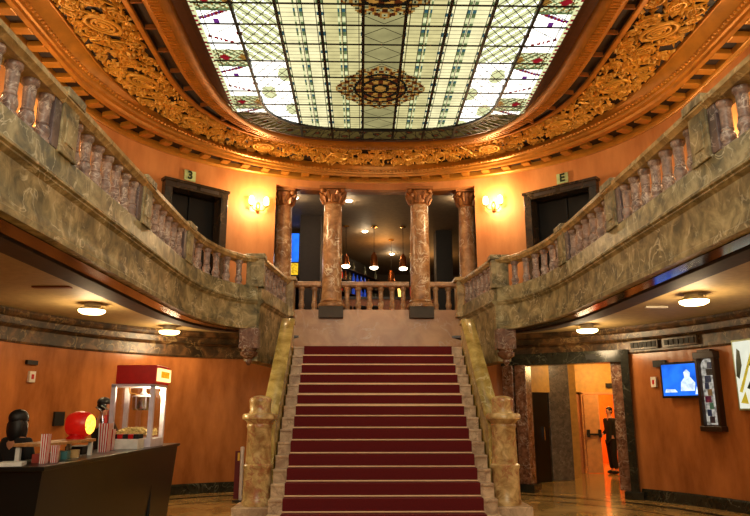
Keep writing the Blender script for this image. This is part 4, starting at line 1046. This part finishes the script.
# ------------------------------------------------------------------ people
def skinned(name, verts, edges, mat, parent, sub=2):
    me = bpy.data.meshes.new(name); me.from_pydata([v[:3] for v in verts], edges, []); me.materials.append(mat); me.update()
    o = bpy.data.objects.new(name, me); COL.objects.link(o)
    m = o.modifiers.new('skin', 'SKIN'); m.use_smooth_shade = True
    if not me.skin_vertices: return o
    for i, v in enumerate(verts):
        d = me.skin_vertices[0].data[i]; r = v[3]; d.radius = r if isinstance(r, tuple) else (r, r); d.use_root = (i == 0)
    sm = o.modifiers.new('subdivision', 'SUBSURF'); sm.levels = sub; sm.render_levels = sub
    o.parent = parent
    return o
def person(loc, rz, H, label, top, bottom, pose='stand', hair='short'):
    t = thing('person', loc, label, 'person'); k = H/1.75
    if pose == 'walk':
        LA = [(.13,.02,1.0),(.15,.06,.83)]; RA = [(-.2,.05,1.14),(-.2,-.12,1.0)]
    elif pose == 'reach':
        LA = [(.24,-.12,1.16),(.2,-.38,1.12)]; RA = [(-.24,-.1,1.16),(-.18,-.36,1.1)]
    else:
        LA = [(.25,-.02,1.14),(.2,-.26,1.05)]; RA = [(-.25,-.02,1.14),(-.2,-.26,1.05)]
    def sc(vs): return [(a*k, b*k, c*k, (r[0]*k, r[1]*k) if isinstance(r, tuple) else r*k) for a, b, c, r in vs]
    # body: pelvis, spine, neck, head, arms, legs
    V = [(0,0,.95,(.13,.095)),(0,0,1.15,(.115,.085)),(0,.01,1.36,(.15,.09)),(0,.01,1.47,(.06,.06)),(0,0,1.54,.05),(0,-.015,1.61,(.068,.082)),(0,-.012,1.69,(.07,.088)),(0,-.005,1.735,(.045,.055)),
         (.17,.01,1.41,.056),(*LA[0],.042),(*LA[1],.032),(-.17,.01,1.41,.056),(*RA[0],.042),(*RA[1],.032),
         (.09,0,.88,.085),(.095,-.02,.5,.058),(.1,.02,.1,.04),(.1,-.1,.04,.032),(-.09,0,.88,.085),(-.1,.03,.5,.058),(-.1,.06,.1,.04),(-.1,-.06,.04,.032)]
    E = [(0,1),(1,2),(2,3),(3,4),(4,5),(5,6),(6,7),(2,8),(8,9),(9,10),(2,11),(11,12),(12,13),(0,14),(14,15),(15,16),(16,17),(0,18),(18,19),(19,20),(20,21)]
    for (hi, wx) in ((10, 1), (13, -1)):
        wv = Vector(V[hi][:3]); el = Vector(V[hi-1][:3]); d = (wv-el).normalized(); sd = Vector((1,0,0))
        base = len(V); pm_ = wv+d*.06; V.append((*pm_, (.036,.018))); E.append((hi, base))
        for q, ln in enumerate((.07, .085, .08, .06)):
            o_ = sd*(-.027+.018*q); b = len(V); p1 = pm_+d*.03+o_; p2 = p1+d*ln*.5+Vector((0,0,-.012)); p3 = p2+d*ln*.4+Vector((0,0,-.025))
            V += [(*p1,.0095),(*p2,.009),(*p3,.0075)]; E += [(base,b),(b,b+1),(b+1,b+2)]
        b = len(V); p1 = wv+d*.03-sd*(.035*wx); p2 = p1+d*.035-sd*(.015*wx)+Vector((0,0,-.01)); V += [(*p1,.011),(*p2,.009)]; E += [(hi,b),(b,b+1)]
    skinned('body', sc(V), E, M['skin'], t)
    mb = MB(); mb.add([(-.014*k,-.1*k,1.6*k),(.014*k,-.1*k,1.6*k),(0,-.122*k,1.605*k),(0,-.098*k,1.65*k)], [(0,1,2),(1,3,2),(3,0,2)])
    mb.build('nose', M['skin'], t, origin=(0,0,0), smooth=True).location = (0,0,0)
    for sx in (-1, 1):
        MB().ell((sx*.075*k,0,1.63*k), .012*k,.022*k,.032*k,8,6).build('ear', M['skin'], t, origin=(0,0,0), smooth=True)
        MB().ell((sx*.03*k,-.092*k,1.645*k), .012*k,.008*k,.007*k,8,6).build('eye', M['hair'], t, origin=(0,0,0))
    mb = MB().ell((0,-.094*k,1.572*k), .024*k,.008*k,.006*k,8,6)
    o = mb.build('mouth', plain('lips', (150,70,60), .5), t, origin=(0,0,0)); o.location = (0,0,0)
    # garments
    T = [(0,0,.98,(.15,.115)),(0,0,1.15,(.135,.105)),(0,.01,1.34,(.168,.108)),(0,.01,1.45,(.085,.075)),(.18,.01,1.405,.07),(*LA[0],.056),(*(Vector(LA[0]).lerp(Vector(LA[1]), .85)),.044),(-.18,.01,1.405,.07),(*RA[0],.056),(*(Vector(RA[0]).lerp(Vector(RA[1]), .85)),.044),(0,0,.84,(.15,.115))]
    skinned('jacket', sc(T), [(0,1),(1,2),(2,3),(2,4),(4,5),(5,6),(2,7),(7,8),(8,9),(0,10)], top, t)
    B_ = [(0,0,.95,(.15,.115)),(.09,0,.84,.1),(.095,-.02,.5,.078),(.1,.02,.12,.066),(-.09,0,.84,.1),(-.1,.03,.5,.078),(-.1,.06,.12,.066)]
    skinned('trousers', sc(B_), [(0,1),(1,2),(2,3),(0,4),(4,5),(5,6)], bottom, t)
    for (a, b) in ((.1,-.03),(-.1,.01)): MB().ell((a*k, b*k, .05*k), .05*k, .13*k, .05*k, 12, 8).build('shoe', M['matte'], t, origin=(0,0,0), smooth=True)
    mb = MB()
    if hair == 'long':
        mb.ell((0,.02*k,1.68*k), .105*k,.115*k,.1*k,16,10); mb.ell((0,.045*k,1.56*k), .115*k,.085*k,.17*k,16,10); mb.ell((.07*k,.0,1.54*k), .04*k,.06*k,.14*k,12,8); mb.ell((-.07*k,.0,1.54*k), .04*k,.06*k,.14*k,12,8)
    else:
        mb.ell((0,.015*k,1.69*k), .082*k,.1*k,.07*k,16,10); mb.ell((0,.04*k,1.64*k), .078*k,.07*k,.08*k,16,10)
    o = mb.build('hair', M['hair'], t, origin=(0,0,0), smooth=True); o.location = (0,0,0)
    t.rotation_euler = (0,0,rz)
    return t
person((6.36, 17.85, 0), -1.2, 1.72, 'person in dark clothes walking in the open doorway of the lit corridor', M['cloth'], M['cloth'], 'walk')
person((-3.98, 7.3, 0), 2.7, 1.60, 'person with long dark hair in black behind the near counter end', M['cloth'], M['cloth'], 'stand', 'long')
person((-4.08, 9.9, 0), 2.5, 1.80, 'person in black working behind the popcorn machine', M['cloth'], M['cloth'], 'reach')

# ------------------------------------------------------------------ lights
def point(loc, e, c, r=.15, nm='lamp_light'):
    l = bpy.data.lights.new(nm, 'POINT'); l.energy = e; l.color = c; l.shadow_soft_size = r
    o = bpy.data.objects.new(nm, l); COL.objects.link(o); o.location = loc
point((6.3, 16.8, 2.7), 55, (1, .62, .22)); point((6.9, 19.8, 2.4), 130, (1, .5, .12)); point((4.8, 15.4, 2.7), 14, (1, .7, .35))
point((.4, 19.6, 6.3), 34, (1, .46, .12)); point((2.2, 21.5, 6.3), 20, (1, .5, .15)); point((-3, 16.5, 5.5), 10, (.7, .8, 1)); 
for s in (-1, 1): point((s*4.4, 5.0, 2.9), 14, (1, .72, .4), .2)
a = bpy.data.lights.new('entrance_daylight', 'AREA'); a.energy = 230; a.size = 4.4; a.size_y = 2.2; a.shape = 'RECTANGLE'; a.color = (1, .86, .62)  # added area light behind the camera, brightens stairs and stone fronts
o = bpy.data.objects.new('entrance_daylight', a); COL.objects.link(o); o.location = (0, -2.8, 5.0); o.rotation_euler = (math.radians(80), 0, 0)
w = bpy.data.worlds.new('world'); w.use_nodes = True; w.node_tree.nodes['Background'].inputs[0].default_value = (.05, .04, .03, 1); w.node_tree.nodes['Background'].inputs[1].default_value = .3
S.world = w

# ------------------------------------------------------------------ camera
cam = bpy.data.cameras.new('camera'); cam.sensor_width = 36; cam.lens = 650/750*36; cam.clip_start = .05
co = bpy.data.objects.new('camera', cam); COL.objects.link(co); co.location = (-.30, 0, 1.6); co.rotation_euler = (math.radians(90+13.3), 0, math.radians(-1.17))
S.camera = co
vs_ = S.view_settings; S.display_settings.display_device = 'sRGB'
vs_.view_transform = 'Standard'; vs_.look = 'None'; vs_.gamma = 1; vs_.exposure = .45; vs_.use_curve_mapping = False
S.cycles.use_denoising = True; S.cycles.max_bounces = 6; S.cycles.diffuse_bounces = 3; S.cycles.glossy_bounces = 3; S.cycles.transparent_max_bounces = 12; S.cycles.sample_clamp_indirect = 4; S.cycles.caustics_reflective = False
